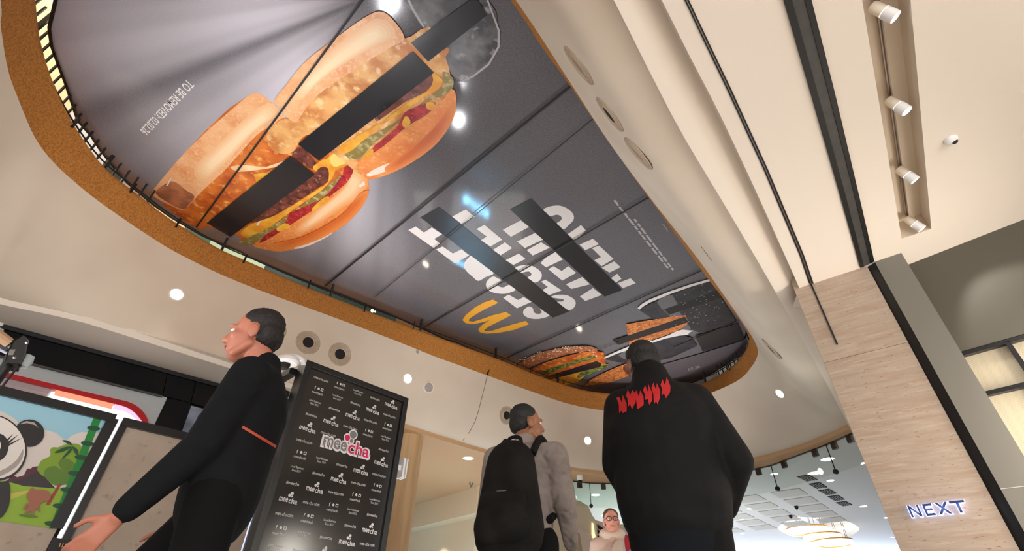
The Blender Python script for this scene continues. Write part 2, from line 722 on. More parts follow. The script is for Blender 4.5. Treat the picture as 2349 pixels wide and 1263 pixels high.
mb = MB()
for i in range(len(wl) - 1):
    x = px_of((wl[i] + wl[i + 1]) / 2 + Vector((0, 0, .4)))[0]
    mi = 0
    for kk, (lim, _m) in enumerate(segcol):
        if x < lim:
            mi = kk
            break
    mb.add([wl[i], wl[i + 1], wl[i + 1] + Vector((0, 0, 3.5)), wl[i] + Vector((0, 0, 3.5))], [(0, 1, 2, 3)], mi)
tag(mb.build('wall_upper', [s[1] for s in segcol], smooth=False), kind='structure')

# gallery railing that stands on the cork band
rl = walk(.16)
rt = empty('gallery_railing', rl[len(rl) // 2], 'dark slatted railing round the ceiling void, seen through the gap beside the hung banner', 'railing')
RAILM = mat('railing_metal', (52, 54, 58), .4, metal=.3)
for zz, rr in ((5.24, .010), (5.95, .025)):
    MB().tube([Vector((p.x, p.y, zz)) for p in rl], rr, 6).build('rail', RAILM, rt)
L = 0
posts = []
bars = []
acc = 0
nexts = 0
for i in range(len(rl) - 1):
    seg = rl[i + 1] - rl[i]
    ln = seg.length
    while nexts <= acc + ln:
        p = rl[i].lerp(rl[i + 1], (nexts - acc) / ln)
        bars.append((p, seg.normalized()))
        nexts += .125
    acc += ln
mb = MB()
nb = 0
for i, (p, t) in enumerate(bars):
    if i % 14 == 0:
        continue
    b = MB()
    qx = px_of(Vector((p.x, p.y, 5.2)))[0]
    hb = .21 if qx < 345 or qx > 1640 else .025
    b.box(Vector((p.x, p.y, 5.07 + hb)), t * .009, Vector((t.y, -t.x, 0)) * .009, Vector((0, 0, hb)))
    if nb < 96 and i < 104:
        b.build('baluster', RAILM, rt, smooth=False)
        nb += 1
    else:
        mb.v, base = mb.v, 0
        mb.add(b.v, b.f)
if mb.v:
    tag(mb.build('baluster', RAILM, rt, smooth=False), kind='stuff')
for i, (p, t) in enumerate(bars):
    if i % 14 == 0:
        MB().box(Vector((p.x, p.y, 5.53)), t * .016, Vector((t.y, -t.x, 0)) * .02, Vector((0, 0, .44))).build('post', RAILM, rt, smooth=False)

# small black clips that hold the banner frame to the cork band
clips = [(102, 262 - 40), (163, 287), (298, 437), (402, 517), (557, 600), (706, 658), (835, 712), (948, 752), (1140, 835), (1218, 862), (1293, 890), (1674, 846), (1718, 775)]
for i, (x, y) in enumerate(clips):
    p = P(x, y, ZT - .02)
    d = (Vector((p.x, p.y, 0)) - cen).normalized()
    b = MB().box(p + Vector((0, 0, .05)) - d * .02, d * .012, Vector((d.y, -d.x, 0)) * .008, Vector((0, 0, .08)))
    tag(b.build('clip', BLACK, smooth=False), 'small black banner clip on the cork band, %s' % (
        ['upper left bend', 'left bend below the slatted railing', 'left bend below the dark slats', 'beside the bright tubes', 'below the lower burger bun', 'left of the tiny bulbs', 'beside the tiny bulbs',
         'right of the tiny bulbs', 'beside the black joint', 'below the sesame burger', 'right of the sesame burger', 'lower right bend', 'topmost at the right bend'][i]), 'clip', 'banner clips')

# fluorescent tubes and bulbs of the gallery, seen through the gap
YEL = mat('lamp_yellow', (255, 240, 180), .4, emit=(255, 240, 180), es=9)
for nm, a, b, lab in (('fluorescent_tube', (352, 474), (366, 486), 'short glowing tube in the left gap, nearer the dark slats'), ('fluorescent_tube', (368, 489), (388, 504), 'longer glowing tube in the left gap beside a black clip')):
    pa, pb = P(*a, 6.0), P(*b, 6.0)
    tag(MB().tube([pa, pb], .045, 8).build(nm, YEL), lab, 'lamp', 'gallery tubes')
for i, (x, y) in enumerate(((853, 713), (859, 716), (865, 719))):
    tag(MB().lathe(P(x, y, 5.9), (0, 0, 1), [(.001, -.05), (.03, -.035), (.04, 0), (.03, .035), (.001, .05)], 12).build('bulb', YEL),
        ['left of three tiny bulbs glowing above the cork band', 'middle of three tiny bulbs glowing above the cork band', 'right of three tiny bulbs glowing above the cork band'][i], 'lamp', 'tiny gallery bulbs')

# ================================================================== HUNG BANNER
bn = empty('ceiling_banner', P(900, 450, ZB), 'huge printed burger advert stretched across the ceiling void', 'banner')
BD = [(131, 0), (116, 64), (121, 105), (130, 130), (141, 160), (154, 194), (168, 237), (181, 277), (211, 311), (234, 346), (269, 390), (292, 417), (332, 451), (355, 470), (396, 499), (466, 540), (556, 578),
      (568, 587), (692, 639), (800, 681), (889, 717), (1023, 777), (1050, 785), (1139, 825), (1216, 858), (1293, 885), (1359, 900), (1420, 904), (1490, 902), (1550, 890), (1612, 867), (1672, 831), (1692, 808), (1706, 783),
      (1712, 757), (1710, 735), (1655, 640), (1550, 497), (1440, 345), (1337, 190), (1275, 104), (1205, 0)]
BDW = [P(x, y, ZB) for x, y in BD] + [Vector((-1.25, .62, ZB)), Vector((-1.85, .2, ZB)), Vector((-2.65, .28, ZB)), Vector((-3.45, 1.08, ZB))]
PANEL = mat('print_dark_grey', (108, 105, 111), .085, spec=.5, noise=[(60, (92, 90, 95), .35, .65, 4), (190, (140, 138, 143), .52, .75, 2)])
# pale rays mixed into the base colour, fanning out of one corner
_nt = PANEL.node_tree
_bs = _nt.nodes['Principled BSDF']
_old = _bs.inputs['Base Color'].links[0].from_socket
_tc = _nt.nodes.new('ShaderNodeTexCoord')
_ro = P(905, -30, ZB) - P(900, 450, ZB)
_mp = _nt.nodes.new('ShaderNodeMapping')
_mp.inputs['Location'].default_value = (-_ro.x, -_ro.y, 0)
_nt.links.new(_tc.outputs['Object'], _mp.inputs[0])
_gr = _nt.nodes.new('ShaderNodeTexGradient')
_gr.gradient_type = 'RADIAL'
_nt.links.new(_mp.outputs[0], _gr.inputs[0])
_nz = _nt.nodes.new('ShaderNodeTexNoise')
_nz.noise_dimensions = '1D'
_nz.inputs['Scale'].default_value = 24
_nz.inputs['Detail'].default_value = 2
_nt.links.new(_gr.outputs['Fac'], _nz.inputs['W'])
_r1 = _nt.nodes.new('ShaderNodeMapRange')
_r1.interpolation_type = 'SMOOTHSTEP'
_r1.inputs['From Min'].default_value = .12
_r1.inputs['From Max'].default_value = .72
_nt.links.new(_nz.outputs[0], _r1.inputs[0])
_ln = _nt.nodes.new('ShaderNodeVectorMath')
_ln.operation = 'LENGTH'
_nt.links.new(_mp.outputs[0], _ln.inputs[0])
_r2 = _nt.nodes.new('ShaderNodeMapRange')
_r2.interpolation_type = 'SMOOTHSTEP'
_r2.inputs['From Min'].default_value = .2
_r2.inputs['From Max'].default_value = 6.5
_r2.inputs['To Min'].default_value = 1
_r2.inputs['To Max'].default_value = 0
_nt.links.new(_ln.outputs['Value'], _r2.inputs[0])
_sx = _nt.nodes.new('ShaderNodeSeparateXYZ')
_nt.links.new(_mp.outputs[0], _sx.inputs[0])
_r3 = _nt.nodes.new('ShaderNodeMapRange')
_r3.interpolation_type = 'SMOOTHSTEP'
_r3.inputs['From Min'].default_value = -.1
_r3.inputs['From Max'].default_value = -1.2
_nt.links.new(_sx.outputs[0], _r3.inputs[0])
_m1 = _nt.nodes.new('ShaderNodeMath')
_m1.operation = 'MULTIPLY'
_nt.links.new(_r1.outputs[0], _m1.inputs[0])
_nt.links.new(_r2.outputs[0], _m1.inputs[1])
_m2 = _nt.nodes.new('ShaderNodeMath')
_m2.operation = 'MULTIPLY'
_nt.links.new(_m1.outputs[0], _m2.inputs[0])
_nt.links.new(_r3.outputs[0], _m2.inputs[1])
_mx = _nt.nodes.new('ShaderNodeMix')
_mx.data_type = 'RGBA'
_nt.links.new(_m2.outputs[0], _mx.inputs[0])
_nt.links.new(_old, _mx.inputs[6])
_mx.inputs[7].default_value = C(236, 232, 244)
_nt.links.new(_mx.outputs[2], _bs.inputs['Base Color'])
mb = MB()
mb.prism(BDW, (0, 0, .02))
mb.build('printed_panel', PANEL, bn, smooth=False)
# black keder edge
mb = MB()
eo, ei = [], []
n = len(BDW)
BDo = orient(BDW)
for i in range(n):
    t = BDo[(i + 1) % n] - BDo[i - 1]
    nn = Vector((t.y, -t.x, 0)).normalized()
    eo.append(BDo[i] + nn * .022 + Vector((0, 0, -.012)))
    ei.append(BDo[i] - nn * .01 + Vector((0, 0, -.012)))
rows = [ei, eo, [p + Vector((0, 0, .05)) for p in eo]]
mb.grid(rows, close=True)
mb.build('edge_band', BLACK, bn, smooth=False)

LAYER = [0]


def art(name, pts, mt, parent=bn, org=(0, 0), s=1.0, smooth=0, layer=None):
    LAYER[0] += 1
    z = ZB - .0004 * (LAYER[0] if layer is None else layer) - .001
    q = [(org[0] + x / s, org[1] + y / s) for x, y in pts]
    if smooth:
        q = [(v.x, v.y) for v in cr([(x, y, 0) for x, y in q], smooth)]
    mb = MB()
    if isinstance(mt, tuple):
        mt = mt[0]
    mb.poly([[P(x, y, z) for x, y in q]])
    return mb.build(name, mt, parent, smooth=False)


def art_soft(name, pts, rgb0, rgb1, parent, org, s, smooth=3, n=5):
    cx_, cy_ = sum(p[0] for p in pts) / len(pts), sum(p[1] for p in pts) / len(pts)
    xs_, ys_ = [p[0] - cx_ for p in pts], [p[1] - cy_ for p in pts]
    ang = .5 * math.atan2(2 * sum(a * b for a, b in zip(xs_, ys_)), sum(a * a for a in xs_) - sum(b * b for b in ys_))
    ca, sa_ = math.cos(ang), math.sin(ang)
    first = None
    for k in range(n):
        t = (k + 1) / n
        ka, kb = 1.06 - .30 * k / (n - 1), 1.12 - .72 * k / (n - 1)
        q = []
        for a, b in zip(xs_, ys_):
            u_, v_ = a * ca + b * sa_, -a * sa_ + b * ca
            u_, v_ = u_ * ka, v_ * kb
            q.append((cx_ + u_ * ca - v_ * sa_, cy_ + u_ * sa_ + v_ * ca))
        rgb = tuple(a + (b - a) * t for a, b in zip(rgb0, rgb1))
        o = art(name if first is None else 'tone', q, ink('ink_tone', rgb), first or parent, org, s, smooth)
        first = first or parent
    return o


def ink(name, rgb, rgb2=None, sc_=14, lo=.4, hi=.62, rough=.4, extra=None):
    nz = []
    if rgb2:
        nz.append((sc_, rgb2, lo, hi, 4))
    if extra:
        nz.append(extra)
    return mat(name, rgb, rough, noise=nz or None)


I_BUN = ink('ink_bun_top', (246, 190, 138), (230, 146, 90), 3.2, .4, .75, extra=(26, (250, 210, 170), .5, .8, 3))
I_BUNP = ink('ink_bun_pale', (254, 224, 182), (250, 204, 150), 5)
I_BUND = ink('ink_bun_dark', (150, 96, 70), (196, 124, 84), 6)
I_CHK = ink('ink_chicken', (226, 124, 48), (184, 78, 28), 3.2, .40, .62, extra=(9, (250, 186, 96), .54, .74, 5))
I_CHK2 = ink('ink_chicken_gold', (236, 180, 112), (204, 128, 64), 4, .42, .62, extra=(10, (254, 220, 164), .54, .74, 5))
I_BAR = mat('ink_bar', (38, 37, 41), .25)
I_MEAT = ink('ink_beef', (128, 66, 52), (84, 38, 32), 10, .4, .6, extra=(16, (186, 126, 106), .58, .74, 4))
I_CHS = ink('ink_cheese', (244, 186, 66), (228, 152, 40), 5)
I_CHSL = ink('ink_cheese_light', (252, 214, 120))
I_PCK = ink('ink_pickle', (142, 124, 62), (196, 180, 128), 12, .5, .65)
I_KET = ink('ink_ketchup', (150, 28, 34), (196, 44, 50), 10, extra=(30, (232, 150, 150), .66, .74, 2))
I_BOT = ink('ink_bun_bottom', (240, 150, 78), (226, 116, 48), 3, .4, .7, extra=(22, (244, 178, 116), .52, .75, 3))
I_BOTL = ink('ink_bun_bottom_pale', (250, 208, 164), (242, 186, 134), 8)
I_SHN = ink('ink_sheen', (246, 226, 212))
I_WHT = mat('ink_white', (222, 216, 214), .45)
I_TXT = mat('ink_text_white', (245, 243, 243), .4)
I_GOLD = mat('ink_gold', (232, 166, 48), .4)
I_SMALL = mat('ink_small_text', (176, 172, 174), .45)
I_FOIL = ink('ink_foil', (120, 118, 122), (58, 56, 60), 2.6, .42, .58, extra=(5, (196, 194, 198), .58, .72, 4))
I_FOILE = mat('ink_foil_edge', (176, 172, 176), .4)
I_SEAM = mat('seam_black', (30, 28, 30), .6)
I_BEAM = mat('ink_beam', (150, 147, 158), .4, noise=[(60, (132, 129, 140), .35, .65, 4)])
I_BEAM2 = mat('ink_beam_soft', (124, 121, 130), .4, noise=[(60, (110, 107, 116), .35, .65, 4)])

SB = 2.6317
OB = (300, 120)


def tree(name):
    o = bpy.data.objects.new(name, None)
    return o


# lower burger
b1 = art('printed_burger', [(165, 860), (340, 590), (720, 255), (920, 400), (1070, 470), (1330, 660), (1380, 800), (1150, 1130), (760, 1165), (600, 1080), (370, 1030)], I_CHK, org=OB, s=SB, smooth=3)
art('bun', [(128, 850), (175, 780), (340, 590), (500, 440), (650, 310), (720, 256), (775, 248), (860, 310), (915, 370), (922, 405), (870, 430), (760, 500), (650, 620), (560, 720), (470, 800), (400, 870), (350, 930), (320, 955), (230, 920), (165, 885)], I_BUN, b1, OB, SB, 3)
art_soft('bun_highlight', [(400, 690), (540, 550), (690, 410), (820, 320), (880, 375), (810, 430), (720, 500), (620, 610), (520, 710), (440, 770)], (244, 186, 134), (255, 226, 184), b1, OB, SB)
art('bun', [(150, 850), (200, 800), (260, 780), (330, 830), (385, 870), (345, 925), (318, 948), (235, 912)], I_BUND, b1, OB, SB, 3)
art('patty', [(302, 980), (335, 940), (420, 860), (560, 720), (640, 640), (740, 540), (850, 450), (905, 402), (960, 396), (1020, 430), (1078, 485), (1040, 510), (1000, 560), (960, 630), (860, 700), (760, 780), (640, 880), (560, 950), (470, 1030), (430, 1067), (365, 1040), (318, 1015)], I_CHK, b1, OB, SB, 3)
art('patty', [(830, 470), (930, 402), (1015, 430), (1078, 485), (1030, 520), (980, 600), (900, 610), (830, 560)], I_CHK2, b1, OB, SB, 3)
art('patty', [(600, 690), (700, 680), (820, 690), (960, 640), (880, 690), (760, 710), (650, 720)], I_BUNP, b1, OB, SB, 2)
art('cheese', [(740, 735), (820, 725), (890, 690), (760, 785)], I_CHS, b1, OB, SB)
art('patty', [(1005, 580), (1050, 580), (1110, 655), (1160, 690), (1190, 660), (1230, 700), (1190, 780), (1120, 825), (1000, 905), (900, 965), (830, 1005), (760, 1025), (700, 1000), (1110, 735), (1080, 700), (970, 630)], I_MEAT, b1, OB, SB, 2)
art('cheese', [(1100, 690), (1160, 645), (1190, 640), (1230, 600), (1325, 660), (1300, 690), (1240, 705), (1215, 760), (1150, 835), (1000, 935), (860, 1040), (780, 1105), (700, 1120), (664, 1090), (720, 1040), (800, 1010), (900, 970), (1060, 870), (1170, 800), (1195, 760), (1190, 700), (1150, 690), (1120, 715)], I_CHS, b1, OB, SB, 2)
art('cheese', [(1200, 640), (1255, 600), (1318, 655), (1270, 680), (1225, 690)], I_CHSL, b1, OB, SB, 2)
art('pickle', [(1260, 745), (1322, 755), (1250, 830), (1100, 930), (960, 1010), (860, 1080), (730, 1160), (648, 1150), (720, 1110), (850, 1050), (1000, 945), (1180, 815)], I_PCK, b1, OB, SB, 2)
art('bun', [(1330, 655), (1400, 710), (1436, 790), (1430, 870), (1370, 965), (1280, 1050), (1150, 1130), (1020, 1180), (900, 1202), (800, 1188), (738, 1165), (800, 1120), (950, 1040), (1050, 970), (1200, 870), (1290, 790), (1345, 720)], I_BOT, b1, OB, SB, 3)
art_soft('bun_highlight', [(1340, 690), (1400, 730), (1418, 800), (1370, 880), (1280, 930), (1180, 1000), (1050, 1080), (1000, 1070), (1120, 950), (1240, 860), (1310, 780)], (238, 150, 80), (252, 210, 166), b1, OB, SB)
art('sauce', [(1290, 690), (1340, 680), (1340, 725), (1300, 790), (1200, 870), (1130, 930), (1050, 985), (950, 1050), (850, 1115), (775, 1152), (815, 1100), (930, 1035), (960, 970), (1100, 910), (1195, 850), (1280, 730)], I_KET, b1, OB, SB, 2)
art('sauce', [(1160, 880), (1195, 868), (1190, 900), (1120, 945), (1100, 965), (1095, 940)], I_CHS, b1, OB, SB, 2)
art('sauce', [(880, 1060), (930, 1030), (965, 1050), (920, 1075), (890, 1080)], I_CHS, b1, OB, SB, 2)
art('highlight', [(1375, 805), (1410, 775), (1415, 800), (1385, 815)], I_SHN, b1, OB, SB)
art('highlight', [(985, 1180), (1040, 1150), (1130, 1105), (1215, 1085), (1190, 1110), (1090, 1160), (1010, 1185)], I_SHN, b1, OB, SB, 2)
art('highlight', [(755, 1045), (770, 1020), (785, 1015), (770, 1045)], I_SHN, b1, OB, SB)
art('highlight', [(212, 805), (235, 765), (248, 758), (225, 805)], I_SHN, b1, OB, SB)

# upper burger
S2 = 2.1057
O2 = (500, 0)
fl = art('printed_foil', [(905, -20), (940, 60), (1000, 150), (1080, 260), (1130, 360), (1185, 400), (1230, 370), (1300, 310), (1350, 225), (1352, 150), (1290, -20)], I_FOIL, org=O2, s=S2, smooth=2)
art('foil_seal', [(1290, -20), (1305, 20), (1352, 150), (1350, 225), (1305, 305), (1230, 365), (1185, 385), (1150, 365), (1185, 395), (1235, 372), (1310, 315), (1360, 228), (1362, 148), (1312, 18), (1302, -20)], I_FOILE, fl, O2, S2)
art('foil_seal', [(905, -20), (935, 45), (985, 125), (1000, 140), (992, 118), (945, 40), (918, -20)], I_FOILE, fl, O2, S2)
b2 = art('printed_burger', [(300, 500), (430, 300), (780, 60), (890, 190), (1020, 130), (1100, 280), (1130, 420), (1130, 590), (960, 770), (730, 855), (560, 740), (400, 620)], I_CHK2, org=O2, s=S2, smooth=3)
art('bun', [(268, 490), (330, 410), (420, 300), (560, 190), (700, 90), (780, 55), (840, 90), (902, 185), (830, 230), (700, 310), (560, 400), (460, 480), (400, 560), (375, 590), (320, 555), (300, 520)], I_BUN, b2, O2, S2, 3)
art_soft('bun_highlight', [(500, 290), (620, 190), (740, 110), (810, 115), (840, 175), (740, 230), (600, 310), (480, 400), (410, 470), (370, 440)], (244, 186, 134), (255, 226, 184), b2, O2, S2)
art('patty', [(388, 600), (440, 560), (500, 495), (560, 450), (720, 330), (850, 225), (920, 190), (1024, 127), (1015, 170), (945, 245), (800, 345), (600, 490), (440, 640), (420, 620)], I_CHK2, b2, O2, S2, 2)
art('patty', [(1030, 300), (1105, 230), (1112, 255), (1080, 295), (1045, 340), (1010, 310)], I_CHK2, b2, O2, S2, 2)
art('patty', [(1000, 380), (1045, 350), (1035, 405), (1000, 445), (900, 495), (800, 565), (765, 585), (780, 540)], I_MEAT, b2, O2, S2, 2)
art('bun', [(1135, 430), (1152, 500), (1130, 590), (1060, 690), (960, 770), (850, 830), (760, 862), (715, 860), (670, 790), (750, 740), (870, 650), (1000, 560), (1070, 500)], I_BOT, b2, O2, S2, 3)
art('pickle', [(1085, 345), (1135, 375), (1132, 425), (1080, 465), (1000, 495), (880, 585), (740, 705), (680, 770), (610, 745), (740, 655), (860, 590), (1000, 485), (1070, 430), (1090, 395)], I_PCK, b2, O2, S2, 2)
art('cheese', [(1030, 345), (1085, 385), (1065, 430), (1000, 465), (900, 535), (760, 625), (650, 725), (595, 740), (580, 715), (700, 640), (800, 585), (900, 505), (1010, 440), (1040, 385)], I_CHS, b2, O2, S2, 2)
art('sauce', [(995, 500), (1050, 495), (1040, 520), (1005, 555), (930, 600), (870, 645), (800, 705), (740, 742), (755, 705), (860, 620), (900, 545), (950, 520)], I_KET, b2, O2, S2, 2)
art('sauce', [(1005, 500), (1030, 490), (1052, 510), (1030, 530), (1010, 525)], I_CHS, b2, O2, S2, 2)
art('sauce', [(890, 600), (900, 565), (920, 565), (930, 595), (905, 618)], I_CHS, b2, O2, S2, 2)
art('sauce', [(700, 760), (745, 715), (748, 745), (720, 770)], I_CHS, b2, O2, S2, 2)
art('highlight', [(718, 840), (780, 805), (850, 780), (888, 780), (860, 805), (790, 835), (735, 850)], I_SHN, b2, O2, S2, 2)
art_soft('bun_shade', [(1125, 520), (1120, 590), (1050, 690), (950, 765), (850, 820), (820, 800), (930, 720), (1030, 630), (1090, 550)], (238, 148, 76), (216, 104, 40), b2, O2, S2)
art_soft('bun_shade', [(1425, 850), (1365, 960), (1270, 1045), (1140, 1120), (1010, 1165), (900, 1180), (880, 1150), (1020, 1120), (1180, 1050), (1300, 960), (1370, 870)], (238, 148, 76), (216, 104, 40), b1, OB, SB)
# black censor bars over the burgers
for pts in ([(940, 248), (1042, 352), (488, 776), (386, 696)],):
    art('printed_bar', pts, I_BAR, org=O2, s=S2)
art('printed_bar', [(960, 628), (1112, 737), (602, 1114), (458, 1030)], I_BAR, org=OB, s=SB)
art('printed_bar', [(1235, -12), (1252, 0), (1302, 72), (1015, 298), (933, 207)], I_BAR, org=O2, s=S2)
art('rivet', [(798, 512), (803, 508), (810, 512), (811, 520), (804, 524), (798, 520)], BLACK, org=O2, s=S2)

# removal date line, lettered upside down as seen from here
mb = MB()
z = ZB - .004
o0 = P(429, 181, z)
put_text(mb, 'TO BE REMOVED: 02.02.26', o0, P(320, 298, z) - o0, P(447, 197, z) - o0, 0, .012)
mb.build('date_lettering', I_TXT, bn, smooth=False)

# big headline, its strike-through bars and the golden letter
OT, ST_ = (920, 430), 3.609
HEAD = [
    [(60, 352), (122, 322), (190, 372), (255, 330), (340, 385), (275, 425), (325, 465), (270, 500)],
    [(535, 180), (610, 240), (500, 300), (422, 240)],
    [(290, 512), (345, 487), (430, 545), (500, 510), (565, 560), (445, 628)],
    [(625, 342), (690, 308), (838, 430), (740, 487), (660, 435), (710, 405)],
    [(760, 515), (860, 452), (920, 500), (825, 560)],
    [(865, 600), (975, 545), (1030, 590), (930, 640)],
    [(845, 912), (890, 885), (970, 930), (1015, 905), (1080, 945), (960, 998)],
    [(1160, 778), (1195, 762), (1330, 850), (1225, 890), (1165, 850), (1215, 822)],
    [(842, 350), (990, 270), (1060, 325), (910, 407)],
    [(960, 445), (1110, 375), (1175, 430), (1025, 500)],
    [(1040, 517), (1160, 452), (1232, 497), (1090, 562)],
    [(1490, 310), (1530, 355), (1440, 440), (1380, 385)],
    [(1590, 422), (1638, 468), (1525, 518), (1478, 472)],
    [(1580, 500), (1640, 480), (1760, 590), (1660, 650), (1600, 600), (1655, 575)],
    [(1270, 525), (1340, 595), (1200, 660), (1155, 625), (1195, 580)],
    [(1220, 675), (1262, 650), (1330, 690), (1385, 650), (1450, 705), (1335, 770)],
    [(1660, 662), (1765, 610), (1818, 658), (1725, 703)],
    [(1738, 750), (1790, 712), (1825, 755), (1780, 785)],
    [(1795, 790), (1900, 750), (1943, 790), (1835, 832)],
    [(1365, 800), (1500, 740), (1565, 800), (1410, 838)],
    [(1480, 900), (1590, 830), (1662, 888), (1525, 938)]]
HEADC = [
    [(590, 558), (640, 590), (690, 640), (770, 705), (700, 740), (640, 772), (590, 735), (545, 695), (519, 650), (535, 605)],
    [(760, 735), (715, 770), (703, 805), (720, 845), (770, 870), (850, 879), (910, 865), (950, 845), (920, 822), (892, 805), (850, 825), (812, 818), (800, 795), (832, 770), (800, 750)],
    [(945, 665), (1000, 643), (1070, 643), (1140, 680), (1166, 722), (1150, 765), (1108, 786), (1075, 765), (1048, 745), (1080, 722), (1062, 695), (1025, 698), (985, 705)],
    [(1060, 983), (1020, 1008), (1012, 1045), (1055, 1078), (1140, 1086), (1228, 1060), (1190, 1030), (1150, 1003), (1166, 1032), (1135, 1045), (1098, 1030), (1092, 1000)],
    [(1240, 905), (1290, 888), (1370, 890), (1430, 922), (1446, 960), (1424, 1000), (1385, 1012), (1335, 980), (1290, 945), (1335, 942), (1345, 925), (1305, 918)],
    [(1178, 182), (1230, 156), (1310, 148), (1380, 175), (1426, 222), (1426, 270), (1380, 318), (1345, 346), (1318, 322), (1290, 295), (1326, 268), (1325, 240), (1290, 224), (1235, 236), (1205, 210)]]
mb = MB()
z = ZB - .004
for pts in HEAD:
    mb.poly([[P(OT[0] + x / ST_, OT[1] + y / ST_, z) for x, y in pts]])
for pts in HEADC:
    q = cr([(x, y, 0) for x, y in pts], 3)
    mb.poly([[P(OT[0] + v.x / ST_, OT[1] + v.y / ST_, z) for v in q]])
mb.build('headline_lettering', I_WHT, bn, smooth=False)
for pts in ([(315, 160), (1392, 1026), (1258, 1076), (162, 248)], [(1078, 90), (1833, 848), (1686, 902), (904, 182)]):
    mb = MB()
    mb.poly([[P(OT[0] + x / ST_, OT[1] + y / ST_, z - .002) for x, y in pts]])
    mb.build('strike_bar', I_BAR, bn, smooth=False)
gm = [(760, 925), (806, 952), (700, 1003), (625, 1045), (565, 1085), (562, 1105), (600, 1108), (660, 1090), (760, 1055), (868, 1028), (912, 1056), (800, 1112), (725, 1150), (690, 1178), (700, 1188), (760, 1182), (900, 1138), (1030, 1102), (1060, 1130), (940, 1176), (800, 1203), (705, 1209), (652, 1197), (638, 1172), (665, 1140), (735, 1096), (690, 1110), (600, 1130), (535, 1122), (508, 1096), (535, 1055), (610, 992), (690, 948)]
mb = MB()
mb.poly([[P(OT[0] + x / ST_, OT[1] + y / ST_, z) for x, y in gm]])
mb.build('golden_letter', I_GOLD, bn, smooth=False)

# two lines of tiny print, word by word
rw = random.Random(5)
for (a, b) in (((1409, 459), (1534, 617)), ((1455, 502), (1544, 619))):
    t = 0.0
    L_ = math.hypot(b[0] - a[0], b[1] - a[1])
    while t < .98:
        wl_ = min(rw.uniform(9, 20) / L_, 1 - t)
        n_ = 7
        top, bot = [], []
        p0 = P(a[0] + (b[0] - a[0]) * t, a[1] + (b[1] - a[1]) * t, z)
        p1 = P(a[0] + (b[0] - a[0]) * (t + wl_), a[1] + (b[1] - a[1]) * (t + wl_), z)
        w = (p1 - p0).normalized()
        w = Vector((w.y, -w.x, 0))
        for k in range(n_ + 1):
            q = p0.lerp(p1, k / n_)
            h_ = .021 if k % 2 else .010
            top.append(q + w * h_ * rw.uniform(.8, 1.1))
            bot.append(q - w * .014)
        MB().grid([bot, top]).build('printed_word', I_SMALL, bn, smooth=False)
        t += wl_ + 3.2 / L_

# far end: sesame burger, wrap, bars, dipping pot, cup
O5, S5 = (1180, 640), 4.1946
I_SES = ink('ink_sesame_bun', (150, 84, 48), (186, 112, 70), 8, .4, .6, extra=(36, (238, 210, 180), .60, .68, 2))
I_LET = ink('ink_lettuce', (128, 138, 62), (70, 74, 34), 12, .42, .58, extra=(26, (206, 206, 120), .58, .7, 3))
I_CRUST = ink('ink_crust', (206, 124, 64), (160, 84, 40), 12, .42, .6, extra=(30, (240, 190, 128), .55, .7, 3))
I_CUP = ink('ink_cup', (46, 46, 52), (58, 58, 64), 5, extra=(70, (150, 150, 156), .68, .74, 2))
I_CUPS = mat('ink_cup_sheen', (104, 102, 108), .4)
I_SQ = mat('ink_square', (50, 49, 51), .4)
art('printed_floor', [(620, 1050), (1800, 715), (2200, 590), (2230, 560), (2230, 700), (2000, 850), (1800, 960), (1500, 1080), (1000, 1110), (760, 1095)], mat('ink_floor', (96, 90, 94), .4), org=O5, s=S5)
art('printed_square', [(1740, 545), (2150, 425), (2215, 580), (1812, 697)], I_SQ, org=O5, s=S5)
cp_ = art('printed_cup', [(1190, 290), (1300, 240), (1500, 150), (1880, 10), (2140, 410), (1800, 520), (1560, 430), (1330, 380)], I_CUP, org=O5, s=S5)
art('sheen', [(1370, 215), (1520, 150), (1600, 330), (1700, 480), (1600, 470), (1480, 340)], I_CUPS, cp_, O5, S5, 2)
art('rim', [(1184, 278), (1230, 235), (1300, 195), (1500, 115), (1700, 48), (1900, -8), (1900, 14), (1700, 72), (1500, 142), (1300, 226), (1235, 266), (1205, 292)], I_WHT, cp_, O5, S5)
art('printed_bar', [(1440, 288), (1800, 165), (2010, 95), (2060, 155), (1490, 342)], I_BAR, org=O5, s=S5)
ap = art('printed_snack', [(1075, 435), (1200, 410), (1330, 390), (1500, 362), (1640, 345), (1672, 400), (1650, 450), (1560, 500), (1400, 560), (1200, 620), (1108, 655), (1090, 540)], I_CRUST, org=O5, s=S5)
art('printed_bar', [(945, 590), (1640, 360), (1677, 412), (1003, 632)], I_BAR, org=O5, s=S5)
dp = art('printed_pot', [(870, 770), (1100, 670), (1400, 580), (1600, 535), (1700, 560), (1760, 640), (1500, 760), (1250, 810), (1000, 800)], I_CUP, org=O5, s=S5)
art('sheen', [(1000, 730), (1120, 675), (1200, 690), (1220, 760), (1120, 790)], I_CUPS, dp, O5, S5, 2)
art('sauce', [(845, 758), (1000, 688), (1180, 612), (1230, 580), (1330, 590), (1480, 540), (1560, 500), (1620, 483), (1670, 490), (1732, 496), (1690, 508), (1668, 535), (1590, 542), (1450, 572), (1250, 637), (1000, 712), (858, 770)], I_WHT, dp, O5, S5)
b3 = art('printed_burger', [(130, 880), (300, 800), (480, 745), (640, 705), (780, 688), (860, 705), (880, 820), (720, 850), (560, 1000), (455, 1022), (340, 970), (200, 915)], I_CHK, org=O5, s=S5)
art('bun', [(18, 845), (90, 780), (200, 720), (350, 680), (520, 650), (680, 640), (785, 662), (800, 688), (700, 692), (560, 712), (400, 752), (250, 802), (120, 860), (60, 875)], I_SES, b3, O5, S5, 2)
art('lettuce', [(195, 915), (330, 860), (520, 800), (700, 745), (790, 735), (760, 768), (640, 800), (480, 852), (320, 915), (230, 938)], I_LET, b3, O5, S5, 2)
